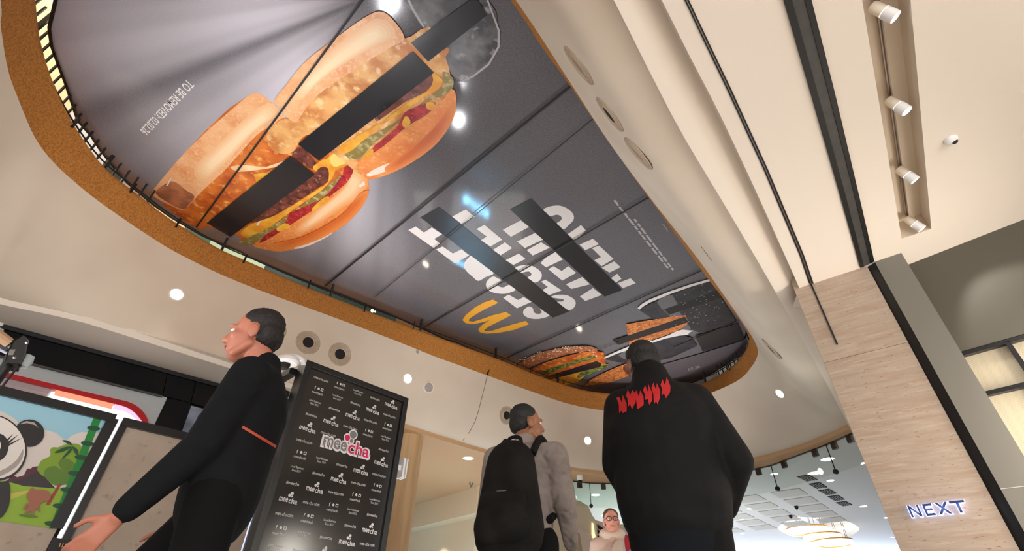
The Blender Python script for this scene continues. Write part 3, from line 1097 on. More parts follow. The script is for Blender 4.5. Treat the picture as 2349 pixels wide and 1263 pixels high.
art('cheese', [(340, 972), (560, 890), (720, 840), (870, 815), (850, 855), (700, 915), (610, 985), (570, 1000), (455, 1024)], I_CHS, b3, O5, S5)
art('lettuce', [(640, 890), (720, 850), (880, 815), (900, 840), (760, 900), (680, 930), (600, 950)], I_LET, b3, O5, S5, 2)
rs = random.Random(11)
LAYER[0] += 1
zz_ = ZB - .0004 * LAYER[0] - .001
for nm, n_, m_, par, f_ in (('sesame_print', 70, mat('ink_seed', (240, 214, 186), .5), b3, lambda a, b: (30 + a * 760, 835 - 200 * math.sin(math.pi * min(1, a * .62 + .05)) + b * 62 + (a - .5) * 40)),
                            ('droplet_print', 90, mat('ink_droplet', (170, 170, 178), .4), cp_, lambda a, b: (1560 + a * 480 - b * 40, 80 + b * 380 - a * 60))):
    mb = MB()
    for k in range(n_):
        x, y = f_(rs.random(), rs.random())
        r_ = rs.uniform(4.5, 8) if 'ses' in nm else rs.uniform(2, 5)
        mb.add([P(O5[0] + (x + r_ * 1.3 * math.cos(q)) / S5, O5[1] + (y + r_ * .7 * math.sin(q)) / S5, zz_) for q in (0, 1.05, 2.1, 3.14, 4.2, 5.25)], [(0, 1, 2, 3, 4, 5)])
    tag(mb.build(nm, m_, par, smooth=False), kind='stuff')
wr = art('printed_wrap', [(668, 1030), (715, 992), (720, 975), (840, 910), (1000, 840), (1160, 780), (1260, 758), (1332, 770), (1330, 800), (1260, 850), (1100, 932), (900, 1000)], I_CRUST, org=O5, s=S5)
art('filling', [(1050, 830), (1180, 785), (1320, 772), (1325, 800), (1240, 855), (1110, 915), (1060, 890)], I_MEAT, wr, O5, S5, 2)
art('printed_bar', [(275, 945), (790, 788), (838, 812), (828, 842), (335, 968)], I_BAR, org=O5, s=S5)
mb = MB()
z = ZB - .04
o0 = P(1579, 850, z)
put_text(mb, '02.26', o0, P(1605.5, 842.5, z) - o0, P(1578.2, 844.5, z) - o0)
mb.build('date_lettering', I_SMALL, bn, smooth=False)

# seams between the cloth lengths and stray specks on them
for (a, b, w) in (((860, -38), (450, 521), .011), ((1318, 189), (745, 656), .016), ((1505, 442), (965, 755), .014), ((1630, 611), (1142, 829), .016), ((1712, 728), (1545, 796), .012), ((1372, 802), (1420, 783), .008), ((1365, 268), (860, 681), .006)):
    pa, pb = P(*a, ZB - .04), P(*b, ZB - .04)
    d = (pb - pa).normalized()
    wv = Vector((d.y, -d.x, 0)) * w
    MB().add([pa - wv, pb - wv, pb + wv, pa + wv], [(0, 1, 2, 3)]).build('seam', I_SEAM, bn, smooth=False)

# added floor-level spots without fixtures that light the banner and glint in it
for (x, y, e) in ((893, 6, 330), (1052, 275, 130), (1056, 190, 60)):
    q = P(x, y, 2 * ZB - .12)
    lamp('SPOT', 'added_floor_spot', (q.x, q.y, .12), e, (.96, .96, 1), .035, P(x, y, ZB) + Vector((-.35, -.15, 0)) - Vector((q.x, q.y, .12)), .72, 1.0)
for (x, y, e) in ((3.0, 9.0, 720), (1.2, 6.8, 330), (-.9, 6.4, 520), (-2.1, 4.8, 560), (-3.3, 3.4, 420)):  # added fill aimed straight up at the banner
    lamp('SPOT', 'added_floor_spot', (x, y, .12), e, (1, .97, .97), .8, (0, 0, 1), 1.0, .9)
for q, a_, e in (((-3.4, 1.2, .12), (.9, 3.1, 3.9), 800), ((-2.4, 3.4, .12), (1.8, 4.3, 3.9), 700), ((-.6, 5.4, .12), (3.2, 6.2, 3.9), 500), ((.4, 5.0, .12), (-.6, 9.2, 4.0), 480), ((-.8, 4.6, .12), (-2.6, 8.0, 4.0), 300), ((-1.6, 2.9, .12), (-5.4, 4.6, 3.8), 330)):  # added fill aimed at the plaster skirt
    lamp('SPOT', 'added_floor_spot', q, e, (1, .97, .95), .8, Vector(a_) - Vector(q), .75, 1.0)

# lit blue shop letters standing low below the frame; only their mirror image on the glossy banner is in view
BLU = mat('letters_blue', (150, 215, 255), .4, emit=(120, 205, 255), es=90)
GRN = mat('tubes_green', (190, 255, 220), .4, emit=(120, 255, 190), es=22)


def mirrored(x, y, z):
    p = P(x, y, 2 * ZB - z)
    return Vector((p.x, p.y, z))


for (o_, r_, u_, lab) in (((1066, 447), (1124, 487), (1072, 415), 'blue lit shop letters mirrored in the banner above the headline'), ((1040, 588), (1104, 636), (1046, 558), 'blue lit shop letters mirrored in the banner across the headline')):
    a_, b_ = mirrored(*o_, .55), mirrored(*r_, .55)
    bs_ = empty('lit_shop_sign', a_, lab, 'sign')
    ww = (b_ - a_)
    for k, ch in enumerate('BOSS'):
        mb = MB()
        put_text(mb, ch, a_ + ww * (.25 * k), ww * .2, Vector((0, 0, -.26)) + Vector((0, 0, .52)), 0, .01)
        mb.build('letter', BLU, bs_, smooth=False)
a_ = mirrored(1340, 775, .5)
gt = empty('green_tubes', a_, 'three short green tubes mirrored in the banner left of the dipping pot', 'sign')
for k in range(3):
    p0, p1 = mirrored(1340 + 11 * k, 778 - 3 * k, .5), mirrored(1350 + 11 * k, 760 - 4 * k, .5)
    MB().tube([p0, p1], .05, 8).build('tube', GRN, gt)

# ================================================================== FITTINGS ON THE PLASTER
def downlight(x, y, label, r=.075, group='recessed spotlights in the plaster', on=None, dirv=None, energy=60):
    l, n = on if on else on_skirt(x, y)
    n = dirv or n
    t = empty('downlight', l, label, 'light', group)
    MB().lathe(l, n, [(r * .86, -.01), (r * .9, .005), (r * 1.12, .006), (r * 1.18, .001)], 24).build('trim_ring', CREAM, t)
    MB().lathe(l, n, [(.0005, .004), (r * .5, .004), (r * .9, .003)], 24).build('lens', LAMPW, t)
    lamp('SPOT', 'downlight_beam', l + n * .12, energy, (1, .93, .84), .05, Vector((0, 0, -1)) * .8 + n * .5, 1.7, .9)
    return t


downlight(405, 675, 'glowing spotlight in the plaster left of the round nozzles, below the cork band', .085)
downlight(935, 868, 'glowing spotlight in the plaster above the black printed kiosk panel', .085)
downlight(1348, 1010, 'glowing spotlight in the plaster between the backpack and the big black jacket', .085)


def nozzle(x, y, label, r, dark=True):
    l, n = on_skirt(x, y)
    t = empty('air_nozzle', l, label, 'air vent', 'round air nozzles in the plaster')
    ring = mat_nz
    MB().lathe(l, n, [(r * .84, .004), (r * .93, .011), (r, .008), (r * 1.02, 0)], 36).build('outer_ring', ring, t)
    MB().lathe(l, n, [(r * .66, .004), (r * .74, .013), (r * .82, .010), (r * .84, .004)], 36).build('middle_ring', ring, t)
    MB().lathe(l, n, [(r * .45, .006), (r * .56, .016), (r * .66, .004)], 36).build('cone', ring, t)
    off = Vector((1, 0, 0)) - n * n.x
    MB().lathe(l, n, [(.0005, .009), (r * .44, .009), (r * .47, .004)], 28).build('throat', HOLE if dark else mat_nz2, t)
    return t


mat_nz = mat('nozzle_plastic', (176, 158, 136), .45)
mat_nz2 = mat('nozzle_flap', (160, 138, 116), .5)
nozzle(627, 756, 'leftmost of three round air nozzles in a row, behind the walking man', .185)
nozzle(707, 785, 'middle of three round air nozzles in a row, above the kiosk corner', .185)
nozzle(780, 812, 'rightmost of three round air nozzles in a row, above the kiosk panel', .185)
nozzle(1162, 952, 'single round air nozzle beside the head of the backpack man', .17)
nz = [nozzle(1328, 150, 'nearest air nozzle, seen edge-on beside the right cork band', .17, False),
      nozzle(1399, 262, 'edge-on air nozzle with a dark throat beside the right cork band', .17),
      nozzle(1464, 352, 'edge-on air nozzle just past the dark throated one', .17, False),
      nozzle(1770, 800, 'far edge-on air nozzle near the rounded end of the void', .17)]
for q, lab in (((1660, 318), None),):
    pass
for (x0, y0, x1, y1, lab) in ((1521, 513, 1532, 530, 'upper thin dark slit in the plaster right of the small print'), (1608, 564, 1632, 596, 'lower thin dark slit in the plaster right of the small print')):
    a, n1 = on_skirt(x0, y0)
    b, n2 = on_skirt(x1, y1)
    tag(MB().bar(a + n1 * .002, b + n2 * .002, .012, .004, n1).build('access_slot', mat('slot_brown', (120, 100, 84), .8), smooth=False), lab, 'slot', 'thin slits in the plaster')  # thin brown bar laid on the plaster as a slit

l, n = on_skirt(983, 888)
t = empty('ceiling_speaker', l, 'round grey speaker grille in the plaster right of the spotlight above the kiosk', 'speaker')
GRY = mat('grille_grey', (176, 168, 162), .6, noise=[(160, (130, 124, 120), .45, .6, 1)])
MB().lathe(l, n, [(.085, .012), (.1, .014), (.108, 0)], 28).build('rim', CREAM, t)
MB().lathe(l, n, [(.0005, .013), (.05, .014), (.086, .012)], 28).build('grille', GRY, t)
for (x, y, lab) in ((958, 806, 'small flat sensor on the plaster under the cork band'),):
    l, n = on_skirt(x, y)
    tag(MB().lathe(l, n, [(.0005, .012), (.03, .012), (.036, 0)], 14).build('sensor', GRY), lab, 'sensor')
# raked downlight on the right flank
l, n = on_skirt(1789, 902)
t = empty('downlight', l, 'narrow glowing spotlight in the plaster beside the stone pillar', 'light', 'recessed spotlights in the plaster')
MB().lathe(l, n, [(.07, -.02), (.078, .008), (.09, .002)], 24).build('trim_ring', CREAM, t)
MB().lathe(l, n, [(.0005, .011), (.035, .01), (.072, .006)], 24).build('lens', LAMPW, t)
lamp('SPOT', 'downlight_beam', l + n * .15, 40, (1, .93, .84), .05, (0, 0, -1), 1.5, .9)
# spot washing the pale cove beside the pillar
lamp('POINT', 'cove_lamp', P(1880, 900, 3.2) + Vector((-.25, .1, -.25)), 3, (.95, 1, .9), .05)

# ================================================================== SHOP-SIDE SOFFIT FITTINGS
def strip(name, l, r, z, dz, m, parent):
    """flat bar between two picture edges, hanging dz below z"""
    L_, R_ = [P(x, y, z) for x, y in l], [P(x, y, z) for x, y in r]
    L_ = [L_[0] + (L_[0] - L_[1]).normalized() * 4.5] + L_
    R_ = [R_[0] + (R_[0] - R_[1]).normalized() * 4.5] + R_
    mb = MB()
    up = Vector((0, 0, dz))
    mb.grid([[p + up for p in L_], L_, R_, [p + up for p in R_]])
    return mb.build(name, m, parent, smooth=False)


st = empty('shutter_track', P(1880, 250, R3z), 'wide black and grey shutter track across the soffit, ending at the stone pillar', 'shutter track')
strip('side_channel', [(1797.5, 0), (1860, 215), (1927.7, 450), (1973.4, 614.3)], [(1817, 0), (1876.5, 215), (1940.5, 450), (1982, 612)], R3z - .012, .010, BLACK, st)
strip('cover_plate', [(1817, 0), (1876.5, 215), (1940.5, 450), (1982, 611)], [(1846.5, 0), (1901.5, 215), (1961, 450), (1997, 604)], R3z - .006, .004, DGREY, st)
strip('side_channel', [(1846.5, 0), (1901.5, 215), (1961, 450), (1997, 604)], [(1861.8, 0), (1915.9, 215), (1971.2, 450), (2006, 600)], R3z - .012, .010, BLACK, st)

ss = empty('smoke_curtain_slot', P(1672, 204, R3z), 'thin double black slot curving along the soffit to the stone pillar', 'slot')
SLX = [(1575, 0), (1623, 102), (1672, 204), (1757, 390), (1838.6, 584), (1861, 650)]
strip('slot_edge', [(x - 5, y) for x, y in SLX], [(x - 1.2, y) for x, y in SLX], R3z - .005, .004, BLACK, ss)
strip('slot_core', [(x - 1.2, y) for x, y in SLX], [(x + 1.2, y) for x, y in SLX], R3z - .004, .003, STEEL, ss)
strip('slot_edge', [(x + 1.2, y) for x, y in SLX], [(x + 5.5, y) for x, y in SLX], R3z - .005, .004, BLACK, ss)

# track and its four spotlights
zt = R3z + TD - .03
tr0, tr1 = P(2012, 0, zt), P(2080, 492, zt)
dv = (tr1 - tr0).normalized()
TRK = mat('track_grey', (134, 116, 100), .4, metal=.4)
tk = empty('light_track', (tr0 + tr1) / 2, 'long thin track rail in the recessed ceiling trough', 'light track')
MB().bar(tr0 - dv * 1.6, tr1, .022, .02).build('rail', TRK, tk, smooth=False)
MB().bar(tr0 - dv * 1.6 + Vector((0, 0, -.011)), tr1 + Vector((0, 0, -.011)), .006, .004).build('conductor', mat('track_dark', (66, 50, 40), .5), tk, smooth=False)
MB().lathe(tr1 + dv * .01, dv, [(.001, 0), (.012, 0), (.012, .03), (.001, .03)], 10).build('end_cap', CREAM, tk)
for (a, b, r, lab) in (((2011, 19), (2036, 31), .037, 'track spotlight nearest the top end of the trough'), ((2046, 234), (2064, 245), .037, 'second track spotlight down the trough'),
                       ((2068, 392), (2085, 404), .037, 'third track spotlight down the trough'), ((2086, 505), (2102, 516), .037, 'last track spotlight, at the pillar end of the trough')):
    pa = P(a[0], a[1], R3z + .085)
    pb = P(b[0], b[1], R3z + .03)
    d = (pb - pa).normalized()
    t = empty('track_spotlight', pa, lab, 'spotlight', 'track spotlights')
    MB().lathe(pa, d, [(.001, -.03), (r * .8, -.03), (r * .92, -.02), (r * .92, .045), (.001, .045)], 24).build('rear_housing', CREAM, t)
    MB().lathe(pa, d, [(r * .9, .048), (r, .05), (r, .115), (r * .9, .117), (r * .8, .1)], 24).build('front_housing', WHITEP, t)
    MB().lathe(pa, d, [(.0005, .1), (r * .4, .101), (r * .86, .1)], 24).build('lens', LAMPS, t)
    top = tr0 + dv * max(0, (pa - tr0).dot(dv))
    MB().tube([pa, (pa + top) / 2 + Vector((0, 0, .0)), top], .008, 8).build('stem', CREAM, t)
    lamp('SPOT', 'track_beam', pa + d * .16, 26, (1, .96, .9), .03, d, 1.3, .5)

# dome detector on the shop soffit
p = P(2180, 320, R3z)
t = empty('dome_detector', p, 'small white dome detector with a black eye on the plain soffit', 'detector')
MB().lathe(p, (0, 0, -1), [(.042, 0), (.042, .008), (.036, .022), (.02, .032), (.0005, .034)], 24).build('housing', WHITEP, t)
q = p + Vector((.014, -.004, -.027))
MB().lathe(q, (.4, -.1, -1), [(.018, -.006), (.018, .006), (.012, .012), (.0005, .013)], 16).build('eye', HOLE, t)

# ================================================================== STONE PILLAR AND SHOPFRONT ON THE RIGHT
pu = (PB - PA).normalized()
pn = Vector((pu.y, -pu.x, 0))
if pn.dot(Vector((0, 0, 0)) - PA) < 0:
    pn = -pn
TRAV = mat('travertine', (166, 148, 131), .5, noise=[((2.2, 2.2, 26), (156, 132, 112), .42, .72, 5), ((5, 5, 60), (178, 160, 143), .5, .72, 4), ((26, 26, 110), (132, 92, 66), .64, .73, 3)])
PL = V(1945.5, 967.6, PA, PB)
PLf = Vector((PL.x, PL.y, 0))
PRf = Vector((PB.x, PB.y, 0))
pc = (PLf + PRf) / 2
w = (PRf - PLf).length / 2
mb = MB()
pil = empty('stone_pillar', pc, 'tall cream travertine pillar carrying a small lit sign, beside the grey shop jamb', 'pillar')
# the pillar is clad in three slabs
zs = [0, 1.02, 2.55, 3.56]
for i in range(3):
    mb = MB()
    mb.box(pc - pn * .22 + Vector((0, 0, (zs[i] + zs[i + 1]) / 2)), pu * w, pn * .22, Vector((0, 0, (zs[i + 1] - zs[i]) / 2 - .0012)))
    mb.build('stone_slab', TRAV, pil, smooth=False, bevel=.002)
# black guide strip on the pillar below the curtain slot
ga, gb = V(1861, 652, PA, PB), V(1921, 790, PA, PB)
g0 = Vector((ga.x, ga.y, 0)) * .5 + Vector((gb.x, gb.y, 0)) * .5
MB().box(g0 + pn * .006 + Vector((0, 0, (gb.z + R3z) / 2)), pu * .0065, pn * .007, Vector((0, 0, (R3z - gb.z) / 2))).build('curtain_guide', BLACK, pil, smooth=False)

# lit sign
SGB = mat('sign_navy', (18, 38, 84), .35)
SGL = mat('sign_glow', (220, 230, 255), .4, emit=(176, 196, 255), es=4)
sg = empty('halo_lit_sign', V(2150, 1165, PA, PB), 'small navy halo-lit shop sign on the stone pillar', 'sign')
TB = V(2093.3, 1187, PA, PB)
TE = V(2213.4, 1173, PA, PB)
TH = V(2081.8, 1161.8, PA, PB)
hh = TH.z - TB.z
LT = {'N': [[(0, 0), (.16, 0), (.16, .74), (.84, 0), (1, 0), (1, 1), (.84, 1), (.84, .26), (.16, 1), (0, 1)]],
      'E': [[(0, 0), (1, 0), (1, .15), (.2, .15), (.2, .44), (.9, .44), (.9, .58), (.2, .58), (.2, .85), (1, .85), (1, 1), (0, 1)]],
      'X': [[(0, 0), (.2, 0), (.5, .38), (.8, 0), (1, 0), (.6, .52), (.98, 1), (.78, 1), (.5, .64), (.22, 1), (.02, 1), (.4, .52)]],
      'T': [[(.42, 0), (.58, 0), (.58, .85), (1, .85), (1, 1), (0, 1), (0, .85), (.42, .85)]]}
LW = (TE - TB).length
xs = {'N': (0, .205), 'E': (.29, .46), 'X': (.53, .76), 'T': (.80, 1.07)}
for ch, loops in LT.items():
    x0, x1 = xs[ch]
    pts = [TB + pu * LW * (x0 + (x1 - x0) * a) + Vector((0, 0, hh * b)) + pn * .022 for a, b in loops[0]]
    cx = sum((p for p in pts), Vector((0, 0, 0))) / len(pts)
    # glowing back of the letter, slightly larger
    big, fat = [], []
    ctr = TB + pu * LW * (x0 + x1) / 2 + Vector((0, 0, hh / 2))
    nn = len(pts)
    flat = [((p - TB).dot(pu), p.z - TB.z) for p in pts]
    ar = sum(flat[i][0] * flat[(i + 1) % nn][1] - flat[(i + 1) % nn][0] * flat[i][1] for i in range(nn))
    for i in range(nn):
        a, b, c = Vector(flat[i - 1]), Vector(flat[i]), Vector(flat[(i + 1) % nn])
        e1, e2_ = (b - a).normalized(), (c - b).normalized()
        n1, n2 = Vector((e1.y, -e1.x)), Vector((e2_.y, -e2_.x))
        if ar < 0:
            n1, n2 = -n1, -n2
        mm = n1 + n2
        mm = mm / max(mm.dot(n1), .35)
        q = b + mm * .0046
        big.append(TB + pu * q.x + Vector((0, 0, q.y)) + pn * .008)
        q = b + mm * .0013
        fat.append(TB + pu * q.x + Vector((0, 0, q.y)) + pn * .022)
    lt = MB().prism(fat, pn * .012).build('letter', SGB, sg, smooth=False)
    MB().prism(big, pn * .008).build('halo', SGL, lt, smooth=False)
    lamp('POINT', 'sign_halo', ctr + pn * .05, .12, (.6, .68, 1), .03)

# black strip and grey jamb
fu = (FB - FA).normalized()
fn = Vector((fu.y, -fu.x, 0))
if fn.dot(-FA) < 0:
    fn = -fn
GJ = mat('grey_jamb', (114, 110, 101), .45)
FA0, FB0 = Vector((FA.x, FA.y, 0)), Vector((FB.x, FB.y, 0))
jb = empty('shop_jamb', FA0, 'tall grey metal jamb of the shop entrance beside the stone pillar', 'door jamb')
mb = MB()
mb.box((FA0 + FB0) / 2 - fn * .15 + Vector((0, 0, R3z / 2)), (FB0 - FA0) / 2, fn * .15, Vector((0, 0, R3z / 2)))
mb.build('cladding', GJ, jb, smooth=False)
sa = V(2160 - 2, 924, PA, PB)
sb0 = Vector((PB.x, PB.y, 0)) - pn * .03
MB().box((sb0 + FA0 - fn * .02) / 2 + Vector((0, 0, R3z / 2)), (FA0 - fn * .02 - sb0) / 2, fn * .012, Vector((0, 0, R3z / 2))).build('shadow_gap', BLACK, jb, smooth=False)
mb = MB()
ja, jb_ = FA0 + fn * .0015 + Vector((0, 0, 1.39)), FB0 + fn * .0015 + Vector((0, 0, 1.39))
MB().bar(ja, jb_, .002, .004).build('joint', mat('joint_pale', (190, 184, 172), .5), jb, smooth=False)

# grey wall above the lattice window
wn = Vector((-wd_.y, wd_.x, 0))
if wn.dot(-wA) < 0:
    wn = -wn
w0 = Vector((wA.x, wA.y, 0)) - wd_ * .35
w1 = Vector((wB.x, wB.y, 0)) + wd_ * 4
GW = mat('grey_wall_paint', (82, 77, 66), .65)
ztop = R3z
zb1 = V(2280, 791, wA, wB).z
mb = MB()
mb.hexa([Vector((p.x, p.y, zz)) for zz in (zb1 + .02, ztop) for p in (w0, w1, w1 - wn * .2, w0 - wn * .2)])
tag(mb.build('wall_right', GW, smooth=False), kind='structure')
lw = empty('lattice_window', Vector((wA.x, wA.y, zb1)), 'black framed lit window with fine mesh panes below the grey shop wall', 'window')
zb2 = V(2300, 893, wA, wB).z
zb0 = zb2 - (zb1 - zb2) * 1.6
for zz, h in ((zb1, .03), (zb2, .032), (zb0, .03)):
    MB().bar(Vector((w0.x, w0.y, zz)) - wn * .02, Vector((w1.x, w1.y, zz)) - wn * .02, .05, h).build('rail', BLACKSAT, lw, smooth=False)
vx = V(2322, 800, wA, wB)
vstep = .335
v0 = Vector((vx.x, vx.y, 0))
for k in range(-1, 8):
    q = v0 + wd_ * (vstep * k)
    MB().box(q - wn * .02 + Vector((0, 0, (zb1 + zb0) / 2)), wd_ * .016, wn * .025, Vector((0, 0, (zb1 - zb0) / 2))).build('mullion', BLACKSAT, lw, smooth=False)
PANE = bpy.data.materials.new('mesh_pane')
PANE.use_nodes = True
nt = PANE.node_tree
b = nt.nodes['Principled BSDF']
b.inputs['Roughness'].default_value = .5
tc = nt.nodes.new('ShaderNodeTexCoord')
mp = nt.nodes.new('ShaderNodeMapping')
mp.inputs['Scale'].default_value = (1, 1, 1)
nt.links.new(tc.outputs['Object'], mp.inputs[0])
vr = nt.nodes.new('ShaderNodeTexVoronoi')
vr.inputs['Scale'].default_value = 190
vr.inputs['Randomness'].default_value = 0
nt.links.new(mp.outputs[0], vr.inputs['Vector'])
rp = nt.nodes.new('ShaderNodeValToRGB')
rp.color_ramp.elements[0].position = .3
rp.color_ramp.elements[0].color = C(150, 138, 116)
rp.color_ramp.elements[1].position = .55
rp.color_ramp.elements[1].color = C(184, 172, 148)
nt.links.new(vr.outputs['Distance'], rp.inputs[0])
nt.links.new(rp.outputs[0], b.inputs['Base Color'])
nt.links.new(rp.outputs[0], b.inputs['Emission Color'])
b.inputs['Emission Strength'].default_value = .12
for za, zb in ((zb2, zb1), (zb0, zb2)):
    mb = MB()
    mb.hexa([Vector((p.x, p.y, zz)) for zz in (za, zb) for p in (w0 - wn * .05, w1 - wn * .05, w1 - wn * .06, w0 - wn * .06)])
    mb.build('pane', PANE, lw, smooth=False)
lamp('AREA', 'shop_window_glow', Vector((wA.x, wA.y, 1.7)) + wn * .35 + wd_ * .9 + Vector((0, 0, -.3)), 48, (1, .93, .82), .5, (Vector((FB0.x, FB0.y, 1.5)) - (Vector((wA.x, wA.y, 1.4)) + wn * .35 + wd_ * .9)), sy=1.2)

# ================================================================== GLASS SMOKE SCREEN ON THE FAR CEILING EDGE
GLS = glass('screen_glass', (246, 249, 247))
CLAMP = mat('clamp_brown', (74, 58, 48), .45, metal=.3)
CLAMPD = mat('clamp_dark', (40, 38, 36), .4, metal=.5)
segs = [((1985, 1062), (1957, 990), (1915, 1086), (1894, 1018), 'right end glass pane of the smoke screen, next to the stone pillar'),
        ((1915, 1086), (1894, 1018), (1783, 1124), (1768, 1066), 'glass pane of the smoke screen second from the stone pillar'),
        ((1783, 1124), (1768, 1066), (1640, 1153), (1632, 1096), 'glass pane of the smoke screen partly behind the big black jacket'),
        ((1500, 1165), (1497, 1109), (1355, 1163), (1352, 1106), 'glass pane of the smoke screen left of the big black jacket'),
        ((1355, 1163), (1352, 1106), (1255, 1150), (1252, 1094), 'left glass pane of the smoke screen behind the backpack man')]


def glpoint(top):
    return P(top[0], top[1], ZL)


def drop_at(bot, top):
    a = glpoint(top)
    d = ray(*bot)
    k = math.hypot(a.x, a.y) / math.hypot(d.x, d.y)
    return CZ + d.z * k


for (b0, t0, b1_, t1_, lab) in segs:
    A_, B_ = glpoint(t0), glpoint(t1_)
    z0, z1 = drop_at(b0, t0), drop_at(b1_, t1_)
    t = empty('glass_screen_pane', (A_ + B_) / 2, lab, 'glass screen', 'panes of the hanging glass screen')
    d = (B_ - A_).normalized()
    nn = Vector((d.y, -d.x, 0))
    mb = MB()
    mb.hexa([Vector((A_.x, A_.y, z0)) + nn * .006, Vector((B_.x, B_.y, z1)) + nn * .006, Vector((B_.x, B_.y, z1)) - nn * .006, Vector((A_.x, A_.y, z0)) - nn * .006,
             A_ + nn * .006, B_ + nn * .006, B_ - nn * .006, A_ - nn * .006])
    mb.build('pane', GLS, t, smooth=False)
    MB().bar(A_ + nn * .03, B_ + nn * .03, .03, .03).build('top_rail', CLAMP, t, smooth=False)
    MB().bar(Vector((B_.x, B_.y, z1)), B_, .012, .012).build('edge_joint', CLAMPD, t, smooth=False)
    for f in (.22, .78):
        q = A_.lerp(B_, f)
        MB().box(q + nn * .03 + Vector((0, 0, -.06)), d * .05, nn * .03, Vector((0, 0, .07))).build('clamp', CLAMP, t, smooth=False, bevel=.006)
    MB().lathe(Vector((B_.x, B_.y, z1 + .03)) - nn * .03, nn, [(.001, 0), (.036, 0), (.04, .02), (.04, .05), (.001, .05)], 14).build('patch_fitting', CLAMPD, t)
A_ = glpoint((1957, 990))
for zz in (3.2, 2.95):
    pass

# ================================================================== FAR MALL CEILING
ZF = 4.1
FAR = mat('far_ceiling_paint', (205, 206, 210), .7)
ov_c = P(1880, 1212, ZF)
# oval recess outline from the picture
OV = [(1785, 1210), (1800, 1197), (1822, 1185), (1850, 1186), (1890, 1187), (1930, 1192), (1955, 1200), (1971, 1211), (1962, 1222), (1940, 1232), (1900, 1238), (1860, 1238), (1820, 1230), (1797, 1221)]
ovw = [P(v.x, v.y, ZF) for v in cr([(x, y, 0) for x, y in OV], 4)]
mb = MB()
fo = [Vector((-12, 8.9, ZF)), Vector((-3, 10.2, ZF)), Vector((1.1, 11.4, ZF)), Vector((2.3, 11.6, ZF)), Vector((4.9, 10.3, ZF)), Vector((5.8, 8.0, ZF)), Vector((6.6, 7.0, ZF)), Vector((45, 7, ZF)), Vector((45, 70, ZF)), Vector((-12, 70, ZF))]
mb.poly([fo, ovw])
rise = [p + Vector((0, 0, .5)) for p in ovw]
mb.grid([ovw, rise], close=True)
mb.poly([rise])
tag(mb.build('ceiling.007', FAR, ang=30), kind='structure')
COVE = mat('cove_light', (255, 244, 224), .5, emit=(255, 242, 220), es=3)
oc = sum(ovw, Vector((0, 0, 0))) / len(ovw)
MB_ = MB()
rim_ = [oc + (p - oc) * .97 + Vector((0, 0, .3)) for p in ovw]
MB_.tube(rim_ + [rim_[0]], .04, 6)
tag(MB_.build('cove_strip', COVE), 'warm strip light glowing inside the oval ceiling recess', 'light')
lamp('POINT', 'cove_fill', oc + Vector((0, 0, .25)), 60, (1, .93, .8), .5)
# ring chandelier
RING = mat('ring_light', (255, 248, 235), .4, emit=(255, 246, 228), es=2.2)
GOLDM = mat('ring_gold', (190, 140, 60), .35, metal=.6)
for i, (cx, cy, hw, hh_, lab) in enumerate(((1855, 1222, 48, 8.5, 'topmost glowing gold ring of the far pendant cluster'), (1888, 1237, 43, 8, 'middle glowing gold ring of the far pendant cluster'), (1914, 1250, 43, 8, 'lowest glowing gold ring of the far pendant cluster'))):
    zc = ZF - .15 - .19 * i
    c = P(cx, cy, zc)
    rr = (P(cx + hw, cy, zc) - P(cx - hw, cy, zc)).length / 2
    t = empty('ring_pendant', c, lab, 'pendant light', 'ring pendants under the oval recess')
    MB().lathe(c, (0, 0, 1), [(rr * .84, -.0), (rr * .84, .16), (rr * .97, .16), (rr * .97, 0), (rr * .84, 0)], 40).build('glowing_band', RING, t)
    MB().lathe(c, (0, 0, 1), [(rr * .975, .13), (rr * 1.0, .13), (rr * 1.0, .17), (rr * .975, .17)], 40).build('outer_hoop', GOLDM, t)
    MB().lathe(c, (0, 0, 1), [(rr * .82, -.004), (rr * .835, -.004), (rr * .835, .03), (rr * .82, .03)], 40).build('inner_hoop', GOLDM, t)
    for k in range(5):
        a = 2 * PI * k / 5
        q = c + Vector((math.cos(a), math.sin(a), 0)) * rr * .9
        MB().tube([q + Vector((0, 0, .15)), q + Vector((0, 0, ZF + .5 - c.z))], .008, 5).build('cable', BLACK, t)

# far recessed lights
far_l = [(1366, 1134, 'round light behind the glass, left of the big black jacket', 1), (1387, 1181, 'round light above the head of the woman in the distance', 1), (1898, 1052, 'bright light seen through the glass next to the pillar', 1.1),
         (1868, 1084, 'large bright light under the lower edge of the glass', 1.2), (1776, 1086, 'bluish light left of the bright ones behind the glass', .7), (1803, 1128, 'upper of two lights beside the square acoustic tiles', 1), (1834, 1149, 'lower of two lights beside the square acoustic tiles', 1),
         (1722, 1165, 'light at the left end of the acoustic tiles', .9), (1685, 1147, 'light right beside the sleeve of the big black jacket', .9), (1905, 1101, 'bluish light right of the first dark slot', .7), (1980, 1160, 'bluish light near the pillar, level with the sign top', .8),
         (2035, 1186, 'light close to the pillar edge, level with the sign', .8), (1752, 1241, 'light left of the ring pendants, lower', .8), (1702, 1223, 'small light beside the trousers of the jacket man', .6), (1725, 1257, 'small light at the lower frame edge', .6),
         (2050, 1231, 'light close to the pillar foot in view', .8), (1991, 1252, 'light right of the ring pendants', .8), (1815, 1256, 'light below the oval recess', .6), (1700, 1190, 'small light beside the hem of the black jacket', .6)]
for x, y, lab, k in far_l:
    c = P(x, y, ZF)
    r = .13 * k
    t = empty('recessed_light', c, lab, 'light', 'round lights in the far ceiling')
    MB().lathe(c, (0, 0, -1), [(r * .9, -.02), (r, .01), (r * 1.15, .006), (r * 1.18, -.002)], 20).build('trim_ring', WHITEP, t)
    MB().lathe(c, (0, 0, -1), [(.0005, .004), (r * .5, .004), (r * .92, .004)], 20).build('lens', LAMPC, t)
